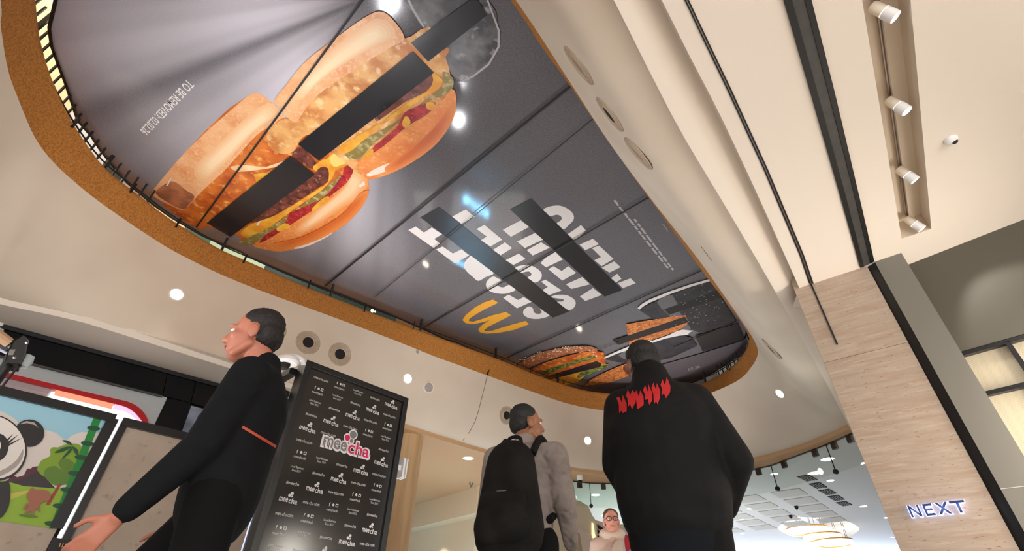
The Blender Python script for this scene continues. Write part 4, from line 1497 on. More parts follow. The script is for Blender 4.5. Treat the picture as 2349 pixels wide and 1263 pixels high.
# two lights in the warm low ceiling behind the backpack man
c = P(1074, 1050, ZL)
t = empty('recessed_light', c, 'round cool light in the warm low ceiling left of the backpack man', 'light', 'round lights in the far ceiling')
MB().lathe(c, (0, 0, -1), [(.09, -.02), (.1, .01), (.115, .006), (.118, -.002)], 20).build('trim_ring', WHITEP, t)
MB().lathe(c, (0, 0, -1), [(.0005, .004), (.05, .004), (.092, .004)], 20).build('lens', LAMPC, t)
lamp('SPOT', 'recessed_beam', c + Vector((0, 0, -.06)), 36, (1, .92, .8), .05, (0, 0, -1), 2.2, .7)
c = P(1081, 1107, ZL)
tag(MB().lathe(c, (0, 0, -1), [(.001, .10), (.02, .10), (.02, .05), (.045, .04), (.05, 0)], 12).build('sprinkler', STEEL), 'small sprinkler head in the warm low ceiling beside the backpack', 'sprinkler')
c = P(962, 1002, ZL)
tag(MB().lathe(c, (0, 0, -1), [(.001, .12), (.03, .11), (.045, .07), (.05, 0)], 14).build('sensor', WHITEP), 'small white sensor on the ceiling above the wooden column', 'sensor')
c = P(1330, 1090, ZL)
t = empty('dome_camera', c, 'tiny white dome camera above the glass screen', 'camera')
MB().lathe(c, (0, 0, -1), [(.07, 0), (.07, .06), (.05, .1), (.001, .1)], 18).build('housing', WHITEP, t)
MB().lathe(c, (0, 0, -1), [(.045, .09), (.045, .13), (.025, .155), (.001, .16)], 16).build('lens_dome', HOLE, t)

# dark linear slots and the acoustic tile field on the far ceiling
for i, (x0, y0, x1, y1) in enumerate(((1841, 1090, 1863, 1101), (1867, 1107, 1885, 1118), (1889, 1122, 1907, 1132), (1910, 1136, 1926, 1146), (1928, 1150, 1944, 1158))):
    a, b = P(x0, y0, ZF), P(x1, y1, ZF)
    d = (b - a)
    s = Vector((d.y, -d.x, 0)).normalized() * .14
    t = empty('slot_diffuser', (a + b) / 2, ['first', 'second', 'third', 'fourth', 'fifth'][i] + ' dark slotted grille of the far row, counted from the glass screen', 'air vent', 'slotted grilles of the far ceiling')
    MB().box((a + b) / 2 - Vector((0, 0, .005)), d / 2, s, Vector((0, 0, .006))).build('backing', HOLE, t, smooth=False)
    for k in range(5):
        q = s * (-.8 + .4 * k)
        MB().box((a + b) / 2 + q - Vector((0, 0, .015)), d / 2, s * .06, Vector((0, 0, .006))).build('slat', DGREY, t, smooth=False)
ACT = mat('acoustic_grey', (190, 188, 188), .8)
tl0 = P(1838, 1110, ZF)
tu = (P(1895, 1150, ZF) - tl0)
tu = tu.normalized()
tv = Vector((-tu.y, tu.x, 0))
if tv.x > 0:
    tv = -tv
ORD = ['first', 'second', 'third', 'fourth', 'fifth']
for i in range(5):
    for j in range(4):
        c = tl0 + tu * (.80 + i * 1.15) + tv * (.55 + j * 1.15)
        tag(MB().box(c - Vector((0, 0, .008)), tu * .42, tv * .38, Vector((0, 0, .006))).build('acoustic_tile', ACT, smooth=False),
            'square grey acoustic tile, %s row from the glass, %s across from the dark slots' % (ORD[i], ORD[j]), 'ceiling tile', 'acoustic tiles of the far ceiling')
for x, y, lab in ((1813, 1181, 'tiny dark dome camera just above the oval recess'), (1826, 1160, 'tiny grey detector beside the second light of the tile field')):
    c = P(x, y, ZF)
    tag(MB().lathe(c, (0, 0, -1), [(.06, 0), (.06, .03), (.045, .07), (.02, .1), (.001, .105)], 14).build('dome_camera', HOLE), lab, 'camera')

# ================================================================== SHOPFRONT ON THE LEFT
sfn = Vector((fd.y, -fd.x, 0))
if sfn.dot(-fascA) < 0:
    sfn = -sfn


def SF(l, o=0.0):
    return [V(x, y, fascA + sfn * o, fascB + sfn * o) for x, y in l]


def panel(name, pts, nrm, depth, m, parent=None):
    return MB().prism(pts, -nrm * depth).build(name, m, parent, smooth=False)


TILE = mat('fascia_dark', (22, 22, 24), .6, spec=.1, noise=[(2.2, (30, 26, 25), .4, .7, 3)])
mb = MB()
s0, s1 = fascA - fd * 3.2, SF([(488, 936)])[0]
s1 = Vector((s1.x, s1.y, 0))
s0 = Vector((s0.x, s0.y, 0))
mb.hexa([Vector((p.x, p.y, zz)) - sfn * .06 for zz in (0, ZL) for p in (s0, s1, s1 - sfn * .2, s0 - sfn * .2)])
tag(mb.build('wall_left', mat('shop_wall_dark', (40, 40, 42), .5), smooth=False), kind='structure')
fs = empty('shop_fascia', SF([(250, 850)])[0], 'long dark tiled fascia along the top of the shopfront on the left', 'fascia')
for i, l in enumerate(([(-60, 729), (384, 850), (372, 907), (-60, 800)], [(386, 851), (450, 868), (437, 923), (374, 907)], [(452, 869), (514, 886), (488, 937), (439, 924)])):
    panel('fascia_tile', SF(l, .03), sfn, .05, TILE, fs)
MB().bar(SF([(-60, 802)], .05)[0], SF([(372, 909)], .05)[0], .03, .02).build('lower_bead', DGREY, fs, smooth=False)
MB().bar(SF([(-60, 731)], .05)[0], SF([(514, 888)], .05)[0], .05, .05).build('upper_bead', BLACK, fs, smooth=False)
cl = empty('shop_column', SF([(400, 960)])[0], 'dark tiled shopfront column between the white sign panel and the small window', 'column')
panel('column_tile', SF([(384, 912), (437, 924), (404, 1020), (340, 1003)], .03), sfn, .05, TILE, cl)
gw = empty('shop_window', SF([(440, 970)])[0], 'narrow bluish shop window right of the dark tiled column', 'window')
WBL = mat('window_reflection', (150, 160, 178), .15, noise=[(3, (96, 104, 120), .4, .65, 2)])  # blue-grey reflection painted into the pane colour
panel('pane', SF([(439, 930), (480, 941), (452, 1020), (410, 1008)], .02), sfn, .03, WBL, gw)
panel('frame_bar', SF([(456, 950), (462, 951), (438, 1012), (430, 1010)], .03), sfn, .02, BLACKSAT, gw)
panel('frame_bar', SF([(480, 941), (488, 939), (462, 1022), (452, 1020)], .03), sfn, .04, DGREY, gw)
sgn = empty('shop_sign_panel', SF([(200, 930)])[0], 'pale grey shop sign panel with a rounded red outline and a glowing white middle', 'sign')
PALE = mat('sign_pale_grey', (188, 192, 194), .35)
RED = mat('sign_red', (190, 12, 22), .3)
LBX = mat('lightbox_white', (255, 255, 255), .4, emit=(252, 250, 255), es=1.5)
LBP = mat('lightbox_orange', (250, 150, 120), .4, emit=(250, 150, 118), es=.75)
LBK = mat('lightbox_pink', (240, 190, 220), .4, emit=(240, 190, 225), es=.8)
INN_ = mat('sign_inner_pink', (196, 178, 180), .4, noise=[((1.5, 1.5, 60), (176, 156, 160), .4, .6, 1)])
panel('backing', SF([(-60, 802), (383, 911), (345, 1030), (-60, 930)], .02), sfn, .04, PALE, sgn)
outer_r = [(-60, 834), (15, 854), (110, 877), (204, 900), (270, 915), (300, 923), (322, 937), (337, 957), (342, 980), (338, 1010)]
inner_r = [(-60, 846), (12, 864), (110, 888), (200, 910), (262, 925), (290, 933), (309, 945), (325, 964), (331, 982), (328, 1008)]
panel('red_outline', SF([(v.x, v.y) for v in cr([(a, b, 0) for a, b in outer_r], 3, False)] + [(v.x, v.y) for v in cr([(a, b, 0) for a, b in reversed(inner_r)], 3, False)], .08), sfn, .07, RED, sgn)
panel('inner_face', SF([(-60, 846), (12, 864), (110, 888), (118, 890), (96, 930), (-60, 895)], .045), sfn, .03, INN_, sgn)
panel('light_box', SF([(118, 898), (200, 916), (270, 932), (300, 945), (318, 962), (325, 985), (322, 1008), (90, 945)], .06), sfn, .05, LBX, sgn)
panel('orange_reveal', SF([(128, 891), (200, 909), (262, 924), (256, 938), (200, 924), (124, 906)], .065), sfn, .01, LBP, sgn)
panel('pink_reveal', SF([(264, 925), (292, 934), (310, 947), (325, 965), (328, 985), (318, 968), (300, 951), (286, 943), (258, 937)], .065), sfn, .01, LBK, sgn)

# ================================================================== HOARDING WITH THE PANDA PICTURE
HZ = 2.2
HA, HB = P(0, 897, HZ), P(262, 961, HZ)
hd = (HB - HA).normalized()
hn = Vector((hd.y, -hd.x, 0))
if hn.dot(-HA) < 0:
    hn = -hn
CONC = mat('concrete_print', (186, 168, 150), .55, noise=[(3.0, (174, 156, 138), .4, .7, 3), (14, (140, 122, 104), .60, .78, 5)])


def HP(l, o=0.0):
    return [V(x, y, HA + hn * o, HB + hn * o) for x, y in l]


ho = empty('panda_hoarding', Vector((HB.x, HB.y, 0)) - hd * .6, 'concrete patterned hoarding with a cartoon panda and bamboo picture', 'hoarding')
e0 = Vector((HA.x, HA.y, 0)) - hd * 1.6
e1 = Vector((HB.x, HB.y, 0))
MB().hexa([Vector((p.x, p.y, zz)) for zz in (0, HZ) for p in (e0, e1, e1 - hn * .05, e0 - hn * .05)]).build('board', CONC, ho, smooth=False)
MB().bar(e0 + Vector((0, 0, HZ)) + hn * .012, e1 + Vector((0, 0, HZ)) + hn * .012, .06, .075).build('frame_bar', BLACKSAT, ho, smooth=False)
pO, pS = (0, 880), 3.297
hb_lo = V(142, 1213, HA, HB).z
MB().box(e1 - hd * .012 + hn * .012 + Vector((0, 0, (HZ + hb_lo) / 2)), hd * .046, hn * .02, Vector((0, 0, (HZ - hb_lo) / 2))).build('frame_bar', BLACKSAT, ho, smooth=False)
lay = [0]


def hart(name, pts, m, parent=ho, sm=0):
    lay[0] += 1
    q = [(pO[0] + x / pS, pO[1] + y / pS) for x, y in pts]
    if sm:
        q = [(v.x, v.y) for v in cr([(x, y, 0) for x, y in q], sm)]
    mb = MB()
    mb.poly([HP(q, .004 + .0006 * lay[0])])
    return mb.build(name, m, parent, smooth=False)


def ell(cx, cy, rx, ry, n=24, a0=0.0):
    ca, sa_ = math.cos(a0), math.sin(a0)
    out = []
    for k in range(n):
        x, y = rx * math.cos(2 * PI * k / n), ry * math.sin(2 * PI * k / n)
        out.append((cx + x * ca - y * sa_, cy + x * sa_ + y * ca))
    return out


c_ = lambda n, *rgb: mat('print_' + n, rgb, .4)
PSKY, PCL, PGR, PGR2 = c_('sky', 150, 196, 214), c_('cloud', 214, 203, 196), c_('grass', 142, 178, 40), c_('path', 196, 186, 78)
PTREE, PTREE2, PMAR, PDK = c_('tree', 124, 156, 34), c_('tree_dark', 88, 124, 34), c_('maroon', 84, 22, 48), c_('hill_dark', 46, 36, 38)
PBAM, PBAM2, PBLK, PWH, PSH, PBR, PRD = c_('bamboo', 14, 128, 50), c_('bamboo_node', 8, 74, 40), c_('black', 22, 20, 20), c_('panda_white', 226, 218, 212), c_('panda_shade', 168, 156, 150), c_('bear', 160, 98, 74), c_('trunk', 150, 62, 40)
hart('sky_print', [(-180, 40), (0, 88), (835, 288), (705, 560), (600, 780), (-180, 760)], PSKY)
hart('cloud_print', [(-180, 170), (-80, 180), (30, 215), (100, 255), (150, 300), (180, 400), (250, 390), (300, 355), (350, 348), (420, 370), (480, 415), (505, 425), (540, 392), (610, 365), (690, 366), (800, 375), (600, 800), (-180, 780)], PCL)
hart('hill_print', [(40, 740), (100, 690), (130, 705), (180, 690), (205, 640), (235, 640), (245, 628), (285, 622), (340, 700), (400, 790), (60, 745)], PMAR)
hart('hill_print', [(60, 742), (180, 715), (290, 660), (340, 700), (420, 790), (180, 775)], PDK)
hart('grass_print', [(-180, 700), (60, 738), (180, 772), (420, 790), (600, 770), (430, 1096), (-180, 1010)], PGR)
hart('path_print', [(80, 828), (250, 795), (262, 800), (220, 822), (80, 872)], PGR2)
hart('tree_print', [(280, 650), (300, 600), (318, 575), (380, 545), (378, 500), (400, 478), (440, 480), (480, 462), (560, 450), (610, 465), (640, 520), (715, 500), (690, 560), (640, 640), (600, 740), (560, 770), (480, 760), (420, 770), (370, 740), (370, 700), (330, 700)], PTREE, sm=2)
hart('tree_print', [(330, 690), (350, 640), (420, 620), (470, 660), (440, 600), (480, 560), (540, 580), (590, 640), (560, 720), (500, 760), (420, 765), (370, 735)], PTREE2, sm=2)
hart('trunk_print', [(440, 760), (470, 750), (375, 915), (345, 912)], PRD)
bam = hart('bamboo_print', [(708, 255), (765, 268), (432, 1092), (372, 1092)], PBAM)
for (x, y) in ((708, 335), (661, 450), (614, 556), (564, 676), (506, 800), (448, 922), (386, 1056)):
    hart('node', ell(x, y, 50, 19, 14, .1), PBAM2, bam)
for pts in ([(470, 425), (520, 430), (550, 465), (505, 450)], [(545, 475), (480, 480), (410, 520), (470, 515)], [(550, 475), (520, 500), (460, 575), (530, 520)], [(548, 470), (590, 500), (590, 545), (560, 510)], [(760, 345), (790, 315), (825, 305), (815, 350), (780, 358)]):
    hart('leaf_print', pts, PBAM2, sm=2)
pd = hart('panda_print', ell(222, 372, 113, 104, 28), PBLK)
hart('ear_shine', [(145, 305), (200, 280), (262, 292), (292, 335), (262, 310), (205, 296)], PSH, pd)
hart('head', ell(-60, 480, 272, 246, 36, .55), PBLK, pd)
hart('head', ell(-62, 476, 260, 234, 36, .55), PWH, pd)
hart('cheek', [(175, 490), (170, 560), (120, 630), (20, 690), (-60, 710), (-60, 680), (40, 640), (130, 570)], PSH, pd, 2)
hart('eye', ell(-20, 480, 84, 106, 24, .2), PBLK, pd)
hart('eye', ell(-40, 470, 46, 60, 20, .2), PWH, pd)
for pts in ([(45, 425), (100, 378), (60, 432)], [(55, 440), (140, 382), (65, 455)], [(60, 456), (172, 405), (64, 470)]):
    hart('lash', pts, PBLK, pd)
hart('body', [(-180, 740), (10, 740), (66, 735), (78, 820), (66, 920), (20, 1000), (-40, 1020), (-180, 980)], PBLK, pd, 2)
br = hart('bear_print', [(240, 785), (252, 780), (260, 796), (330, 800), (372, 815), (385, 850), (370, 880), (310, 898), (300, 925), (306, 960), (292, 965), (284, 940), (262, 955), (252, 995), (236, 998), (236, 968), (215, 968), (200, 992), (182, 990), (205, 950), (215, 915), (190, 950), (174, 946), (200, 905), (226, 890), (205, 860), (212, 820)], PBR, sm=2)
hart('shadow_print', ell(215, 996, 72, 10, 16, .1), PTREE2)

# second plain hoarding panel, and the bright gap between the two
hc = P(281, 967.5, HZ)
h2a, h2b = P(278, 967, HZ), P(457, 1009, HZ)
h2d = (h2b - h2a).normalized()
h2n = Vector((h2d.y, -h2d.x, 0))
if h2n.dot(-h2a) < 0:
    h2n = -h2n
h2e = V(640, 1052, h2a, h2b)
a0, a1 = Vector((h2a.x, h2a.y, 0)), Vector((h2e.x, h2e.y, 0)) + h2d * .5
ph = empty('concrete_hoarding', (a0 + a1) / 2, 'plain concrete patterned hoarding in a black frame, behind the walking man', 'hoarding')
MB().hexa([Vector((p.x, p.y, zz)) for zz in (0, HZ) for p in (a0, a1, a1 - h2n * .05, a0 - h2n * .05)]).build('board', CONC, ph, smooth=False)
MB().bar(a0 + Vector((0, 0, HZ)) + h2n * .012, a1 + Vector((0, 0, HZ)) + h2n * .012, .06, .075).build('frame_bar', BLACKSAT, ph, smooth=False)
MB().box(a0 + h2d * .03 + h2n * .012 + Vector((0, 0, HZ / 2)), h2d * .03, h2n * .02, Vector((0, 0, HZ / 2))).build('frame_bar', BLACKSAT, ph, smooth=False)
mid = e1.lerp(a0, .72)
gl = empty('light_strip', mid, 'thin glowing white upright strip between the two hoardings', 'light strip')
LST = mat('strip_glow', (255, 255, 255), .4, emit=(245, 248, 255), es=1.15)
MB().box(mid - hn * .01 + Vector((0, 0, HZ / 2)), (a0 - e1) * .24, hn * .01, Vector((0, 0, HZ / 2))).build('tube', LST, gl, smooth=False)
# latch between the hoardings
q = HP([(150, 1248)], .03)[0]
lk = empty('latch', q, 'small black latch plate with brass pins low on the hoarding joint', 'latch')
ltp = HP([(124, 1232), (190, 1240), (184, 1262), (176, 1275), (108, 1264)], .05)
MB().prism(ltp, -hn * .03).build('plate', BLACK, lk, smooth=False)
for k in range(4):
    a, b = HP([(139 + 6 * k, 1244 + k), (136 + 6 * k, 1254 + k)], .055)
    MB().tube([a, b], .006, 6).build('pin', mat('brass', (176, 140, 96), .3, metal=.8) if k == 0 else bpy.data.materials['brass'], lk)

# ================================================================== BUBBLE TEA KIOSK PANEL
KA, KB = P(705.4, 823.9, 2.6), P(938, 913, 2.6)
kd = (KB - KA).normalized()
kn = Vector((kd.y, -kd.x, 0))
if kn.dot(-KA) < 0:
    kn = -kn
KWD = (KB - KA).length
k0 = Vector((KA.x, KA.y, 0))
ki = empty('kiosk_billboard', k0 + kd * KWD / 2, 'tall black kiosk panel printed with small white words and a pink and grey logo', 'kiosk panel')


def KP(u, v, o=0.0):
    return k0 + kd * u + Vector((0, 0, v)) + kn * o


FRM = mat('kiosk_frame', (20, 22, 24), .35)
FACE = mat('kiosk_face', (30, 26, 25), .16, spec=.6)
fw = .058
MB().hexa([KP(u, v, o) for v in (0, 2.6) for u, o in ((fw, -.02), (KWD - fw, -.02), (KWD - fw, -.16), (fw, -.16))]).build('face', FACE, ki, smooth=False)
for u in (0, KWD - fw):
    MB().hexa([KP(uu, v, o) for v in (0, 2.6) for uu, o in ((u, 0), (u + fw, 0), (u + fw, -.17), (u, -.17))]).build('frame_bar', FRM, ki, smooth=False, bevel=.004)
MB().hexa([KP(u, v, o) for v in (2.6 - fw, 2.6) for u, o in ((fw, 0), (KWD - fw, 0), (KWD - fw, -.17), (fw, -.17))]).build('frame_bar', FRM, ki, smooth=False, bevel=.004)
MB().hexa([KP(u, v, o) for v in (.2, 1.62) for u, o in ((-.006, -.15), (0, -.15), (0, -.162), (-.006, -.162))]).build('edge_strip', mat('edge_blue_white', (200, 205, 230), .3, emit=(200, 205, 240), es=.8), ki, smooth=False)
KOX, KOY, KS = 600, 820, 2.851


def kuv(x, y):
    p = V(KOX + x / KS, KOY + y / KS, KA - kn * .02, KB - kn * .02)
    return ((p - k0).dot(kd), p.z)


PRT = mat('print_white', (206, 202, 200), .4)
mb = MB()
u0, v0 = kuv(390, 140)
u4, v4 = kuv(848, 310)
ul, vl = kuv(97, 1240)
dU = (u4 - u0) / 4
dV = (v0 - vl) / 12
kinds = ['com', 'soc', 'loc', 'tag', 'logo']
LMK = [(-.3, .1), (.3, .1)]


def circ(mb, u, v, r, o, mi=0, n=16):
    vs = [KP(u + r * math.cos(2 * PI * k / n), v + r * math.sin(2 * PI * k / n), o) for k in range(n)]
    mb.add(vs, [tuple(range(n))], mi)


def line(txt, u, v, w, h, o=-.0185, bold=.0, m=None):
    put_text(mb if m is None else m, txt, KP(u - w / 2, v - h / 2, o), kd * w, Vector((0, 0, h)), 0, bold)


for k in range(20):
    for c in range(5):
        if (k in (4,) and c in (3,)) or (k == 5 and c in (1, 2, 3)):
            continue
        u, v = u0 + dU * c, v0 - dV * k
        if v < .25:
            continue
        kk = kinds[(k + c) % 5]
        if kk == 'com':
            line('mee-cha.com', u, v, .15, .026)
        elif kk == 'tag':
            line('#meecha', u, v, .115, .027)
        elif kk == 'loc':
            line('Local Business', u, v + .013, .115, .018)
            line('Since 2012', u, v - .015, .08, .018)
        elif kk == 'soc':
            line('meechauk', u, v - .022, .11, .022)
            line('f', u - .035, v + .02, .012, .03, bold=.02)
            circ(mb, u, v + .02, .011, -.0185)
            mb.add([KP(u + .022, v + .007, -.0185), KP(u + .048, v + .007, -.0185), KP(u + .048, v + .033, -.0185), KP(u + .022, v + .033, -.0185)], [(0, 1, 2, 3)])
            mb.add([KP(u + .028, v + .013, -.018), KP(u + .042, v + .013, -.018), KP(u + .042, v + .027, -.018), KP(u + .028, v + .027, -.018)], [(0, 1, 2, 3)], 1)
        else:
            line('mee', u - .04, v - .012, .075, .032, bold=.018)
            line('cha', u + .042, v - .012, .075, .042, bold=.018)
            circ(mb, u, v + .024, .012, -.0185)
            circ(mb, u + .018, v + .042, .013, -.0185)
            circ(mb, u + .022, v + .020, .007, -.0185)
mb.build('printed_words', [PRT, FACE], ki, smooth=False)
# the coloured logo
LGW, LGG, LGP = mat('logo_white', (224, 218, 218), .4), mat('logo_grey', (122, 118, 120), .4), mat('logo_pink', (206, 14, 88), .4)
ua, va = kuv(400, 545)
ub, vb = kuv(705, 625)
lc = (ua + ub) / 2
lv = (va + vb) / 2 + .0
W_ = (ub - ua)
um = lc + .0
for nm, bold, o, cols in (('logo_outline', .075, -.017, (LGW, LGW)), ('logo_fill', .012, -.0155, (LGG, LGP))):
    for txt, cu, cw, h, m_ in (('mee', lc - W_ * .25, W_ * .49, .085, cols[0]), ('cha', lc + W_ * .26, W_ * .46, .115, cols[1])):
        mb = MB()
        ex = .018 if nm == 'logo_outline' else 0
        line(txt, cu, lv + (h - .085) / 2 * .8, cw + ex * 2, h + ex * 2, o, bold, mb)
        mb.build(nm, m_, ki, smooth=False)
    mb = MB()
    ex = .012 if nm == 'logo_outline' else 0
    for (x, y, r) in ((598, 503, .036),):
        u, v = kuv(x, y)
        circ(mb, u, v, r + ex, o, 0, 24)
    u, v = kuv(587, 545)
    circ(mb, u, v, .018 + ex, o, 0, 20)
    u, v = kuv(560, 523)
    circ(mb, u, v, .028 + ex, o + .0004, 1, 20)
    mb.build(nm, [cols[0], cols[1]], ki, smooth=False)
# canopy arms that run back from the panel's top corner
kb_ = -kn
bz = V(690, 850, KA, KB).z
cn = empty('kiosk_canopy', k0 + Vector((0, 0, 2.3)), 'black canopy arms running back from the top corner of the kiosk panel', 'canopy frame')
for zz, w_, ln in ((2.52, .07, 1.25), (2.30, .06, 1.3)):
    a = KP(-.03, zz, -.17)
    MB().bar(a, a + kb_ * ln, w_, w_).build('arm', FRM, cn, smooth=False, bevel=.004)
a = KP(-.03, 2.21, -.25)
MB().bar(a, a + kb_ * .55, .16, .08).build('light_tray', mat('tray_grey', (128, 126, 136), .4), cn, smooth=False, bevel=.006)
MB().bar(a + kb_ * .14 + Vector((0, 0, -.044)) - kd * .02, a + kb_ * .3 + Vector((0, 0, -.044)) - kd * .02, .09, .006).build('tray_panel', mat('tray_dark', (84, 84, 92), .4), cn, smooth=False)
a = KP(-.03, 2.455, -.5)
for k in range(3):
    an = .6 + k * 1.0
    v_ = Vector((math.cos(an), 0, math.sin(an))) * .05
    MB().tube([a - v_, a + v_], .006, 6).build('cable_tie', BLACK, cn)
# dome camera on a white bracket
dc = empty('dome_camera', KP(-.05, 2.6, -.1), 'white dome camera on a hooped bracket at the top left corner of the kiosk panel', 'camera')
pb_ = [V(696, 836, KA, KB), V(694, 826, KA, KB), V(680, 818, KA, KB), V(655, 816, KA, KB), V(640, 822, KA, KB), V(640, 832, KA, KB)]
MB().tube(cr(pb_, 4, False), .022, 10).build('bracket', WHITEP, dc)
pc_ = V(660, 828, KA, KB)
MB().lathe(pc_, (.1, .1, -1), [(.001, -.05), (.07, -.045), (.095, -.02), (.1, .01), (.085, .03), (.001, .035)], 24).build('housing', WHITEP, dc)
MB().lathe(V(652, 838, KA, KB), (.1, .1, -1), [(.05, -.03), (.05, .0), (.035, .03), (.001, .045)], 18).build('lens_dome', HOLE, dc)
# white box at the right edge of the panel
q = V(921, 1074, KA - kn * .12, KB - kn * .12)
wbx = empty('white_box', q, 'slim white wall box jutting from the right edge of the kiosk panel', 'box')
for o, w_ in ((0, .02), (.035, .012)):
    MB().box(q + kd * (o - .005), kd * w_ * .6, kn * .05, Vector((0, 0, .095))).build('cover' if o == 0 else 'flap', WHITEP, wbx, smooth=False, bevel=.003)

MB().bar(q - kd * .2, q + kd * .01, .03, .05).build('bracket', WHITEP, wbx, smooth=False)

# timber clad column and the walls behind
cc = P(938, 1003, ZL)
TIM = mat('column_timber', (196, 162, 120), .5, noise=[((9, 9, .8), (178, 142, 100), .4, .65, 4)])
tag(MB().lathe(Vector((cc.x, cc.y, 0)), (0, 0, 1), [(.25, 0), (.25, 1.2), (.25, 2.4), (.25, ZL)], 40).build('timber_column', TIM), 'round pale timber column behind the kiosk panel', 'column')
bwA, bwB = P(960, 1155, ZL), P(1095, 1115, ZL)
bd = (bwB - bwA).normalized()
bnn = Vector((bd.y, -bd.x, 0))
if bnn.dot(-bwA) < 0:
    bnn = -bnn
CRM = mat('back_wall_cream', (216, 194, 162), .65)
bz0 = V(945, 1211, bwA, bwB).z
q0, q1 = bwA - bd * 3.5, bwB
mb = MB()
mb.hexa([Vector((p.x, p.y, zz)) for zz in (bz0, ZL + .02) for p in (q0, q1, q1 - bnn * .4, q0 - bnn * .4)])
tag(mb.build('wall_back', CRM, smooth=False), kind='structure')
mb = MB()
mb.hexa([Vector((p.x, p.y, zz)) - bnn * .35 for zz in (0, bz0 + .02) for p in (q0, q1 + bd * .2, q1 + bd * .2 - bnn * .3, q0 - bnn * .3)])
tag(mb.build('wall_back.001', CRM, smooth=False), kind='structure')
tA2 = bwB
tB2 = P(1262, 1110, ZL)
mb = MB()
mb.hexa([Vector((p.x, p.y, zz)) for zz in (0, ZL) for p in (tA2, tB2, tB2 + Vector((0, .3, 0)), tA2 + Vector((0, .3, 0)))])
tag(mb.build('wall_back.002', CRM, smooth=False), kind='structure')
wq = V(965, 1178, bwA, bwB)
lamp('SPOT', 'wall_washer', wq + bnn * .35 + Vector((0, 0, .85)), 90, (1, .85, .55), .03, Vector((0, 0, -1)) - bnn * .28, 1.0, .5)
wq = V(990, 1250, bwA, bwB)
lamp('SPOT', 'wall_washer', wq + bnn * .1 + Vector((0, 0, .3)), 40, (1, .85, .55), .03, Vector((0, 0, -1)) - bnn * .28, 1.4, .5)

# curved pale bulkhead far behind the woman
ba, bb = D(1290, 1200, 14), D(1470, 1200, 14)
bq = (bb - ba).normalized()
bqn = Vector((bq.y, -bq.x, 0))


def BP(l, o=0.0):
    return [V(x, y, ba + bqn * o, bb + bqn * o) for x, y in l]


bu = empty('curved_bulkhead', Vector((ba.x, ba.y, 0)).lerp(Vector((bb.x, bb.y, 0)), .5), 'pale curved bulkhead with a lit niche and dark grille, behind the woman', 'bulkhead')
low_l, low_r = (1255, 1520), (1480, 1520)
panel('rear_face', BP([(1255, 1150), (1300, 1143), (1330, 1148), (1350, 1160), (1358, 1180), (1366, 1192), (1395, 1200), (1480, 1205), low_r, low_l]), bqn, .2, mat('bulkhead_cream', (214, 198, 176), .7), bu)
panel('front_sweep', BP([(1302, 1200), (1318, 1204), (1335, 1212), (1350, 1225), (1362, 1243), (1375, 1262), (1390, 1280), low_r, (1310, 1520), (1336, 1262), (1330, 1225)], .5), bqn, .3, mat('bulkhead_pale', (206, 188, 176), .7), bu)
panel('lit_niche', BP([(1357, 1197), (1361, 1200), (1364, 1222), (1370, 1244), (1362, 1240), (1357, 1225)], .03), bqn, .02, mat('niche_glow', (255, 236, 180), .5, emit=(255, 236, 180), es=1.0), bu)
for k in range(3):
    panel('grille_slot', BP([(1370, 1201 + 12 * k), (1388, 1214 + 12 * k), (1388, 1222 + 12 * k), (1371, 1210 + 12 * k)], .03), bqn, .02, HOLE, bu)

# ================================================================== BLACK STAND AT THE LEFT EDGE
sA, sB = D(0, 840, 3.3), D(90, 840, 3.3)
sn = Vector(((sB - sA).y, -(sB - sA).x, 0)).normalized()
if sn.dot(-sA) < 0:
    sn = -sn


def SP(l, o=0.0):
    return [V(x, y, sA + sn * o, sB + sn * o) for x, y in l]


hub = SP([(40, 810)])[0]
pole_t = SP([(18, 834)])[0]
sd = empty('black_stand', Vector((pole_t.x, pole_t.y, 0)), 'black pole stand with a clamp head and two arms at the left edge', 'stand')
MB().prism(SP([(31, 780), (54, 772), (68, 781), (64, 792), (60, 812), (49, 836), (15, 830), (14, 815), (25, 790)], .05), -sn * .1).build('clamp_head', BLACK, sd, smooth=False, bevel=.006)
MB().prism(SP([(22, 801), (36, 801), (30, 814), (18, 814)], .053), -sn * .004).build('clamp_label', mat('label_grey', (126, 122, 116), .5), sd, smooth=False)
MB().lathe(SP([(61, 786)], .05)[0], sn, [(.001, .006), (.007, .004), (.008, 0)], 10).build('screw', CHROME, sd)
MB().lathe(SP([(33, 820)], .05)[0], sn, [(.001, .006), (.007, .004), (.008, 0)], 10).build('screw', CHROME, sd)
MB().tube([SP([(24, 828)])[0], Vector((pole_t.x, pole_t.y, pole_t.z - .05)), Vector((pole_t.x, pole_t.y, 0.02))], .022, 12).build('pole', BLACKSAT, sd)
MB().lathe(Vector((pole_t.x, pole_t.y, 0)), (0, 0, 1), [(.001, .0), (.2, 0), (.2, .015), (.03, .03), (.001, .03)], 24).build('base', BLACKSAT, sd)
MB().tube(SP([(24, 788), (-40, 742)], .02), .024, 10).build('arm', mat('arm_tan', (178, 140, 106), .4), sd)
MB().tube(SP([(24, 797), (-40, 762)], -.03), .03, 10).build('arm', mat('arm_steel', (96, 106, 112), .25, metal=.7), sd)
MB().tube(SP([(20, 812), (0, 802), (-40, 775)], .0), .006, 8).build('cable', mat('cable_pale', (196, 196, 216), .4), sd)
MB().tube(SP([(46, 834), (24, 862), (0, 893), (-20, 918)], .04), .005, 8).build('cable', BLACK, sd)
MB().lathe(SP([(56, 828)], -.02)[0], (0, 0, 1), [(.001, -.04), (.028, -.03), (.034, 0), (.028, .03), (.001, .04)], 16).build('glass_knob', mat('knob_glass', (190, 205, 210), .1, spec=.8), sd)
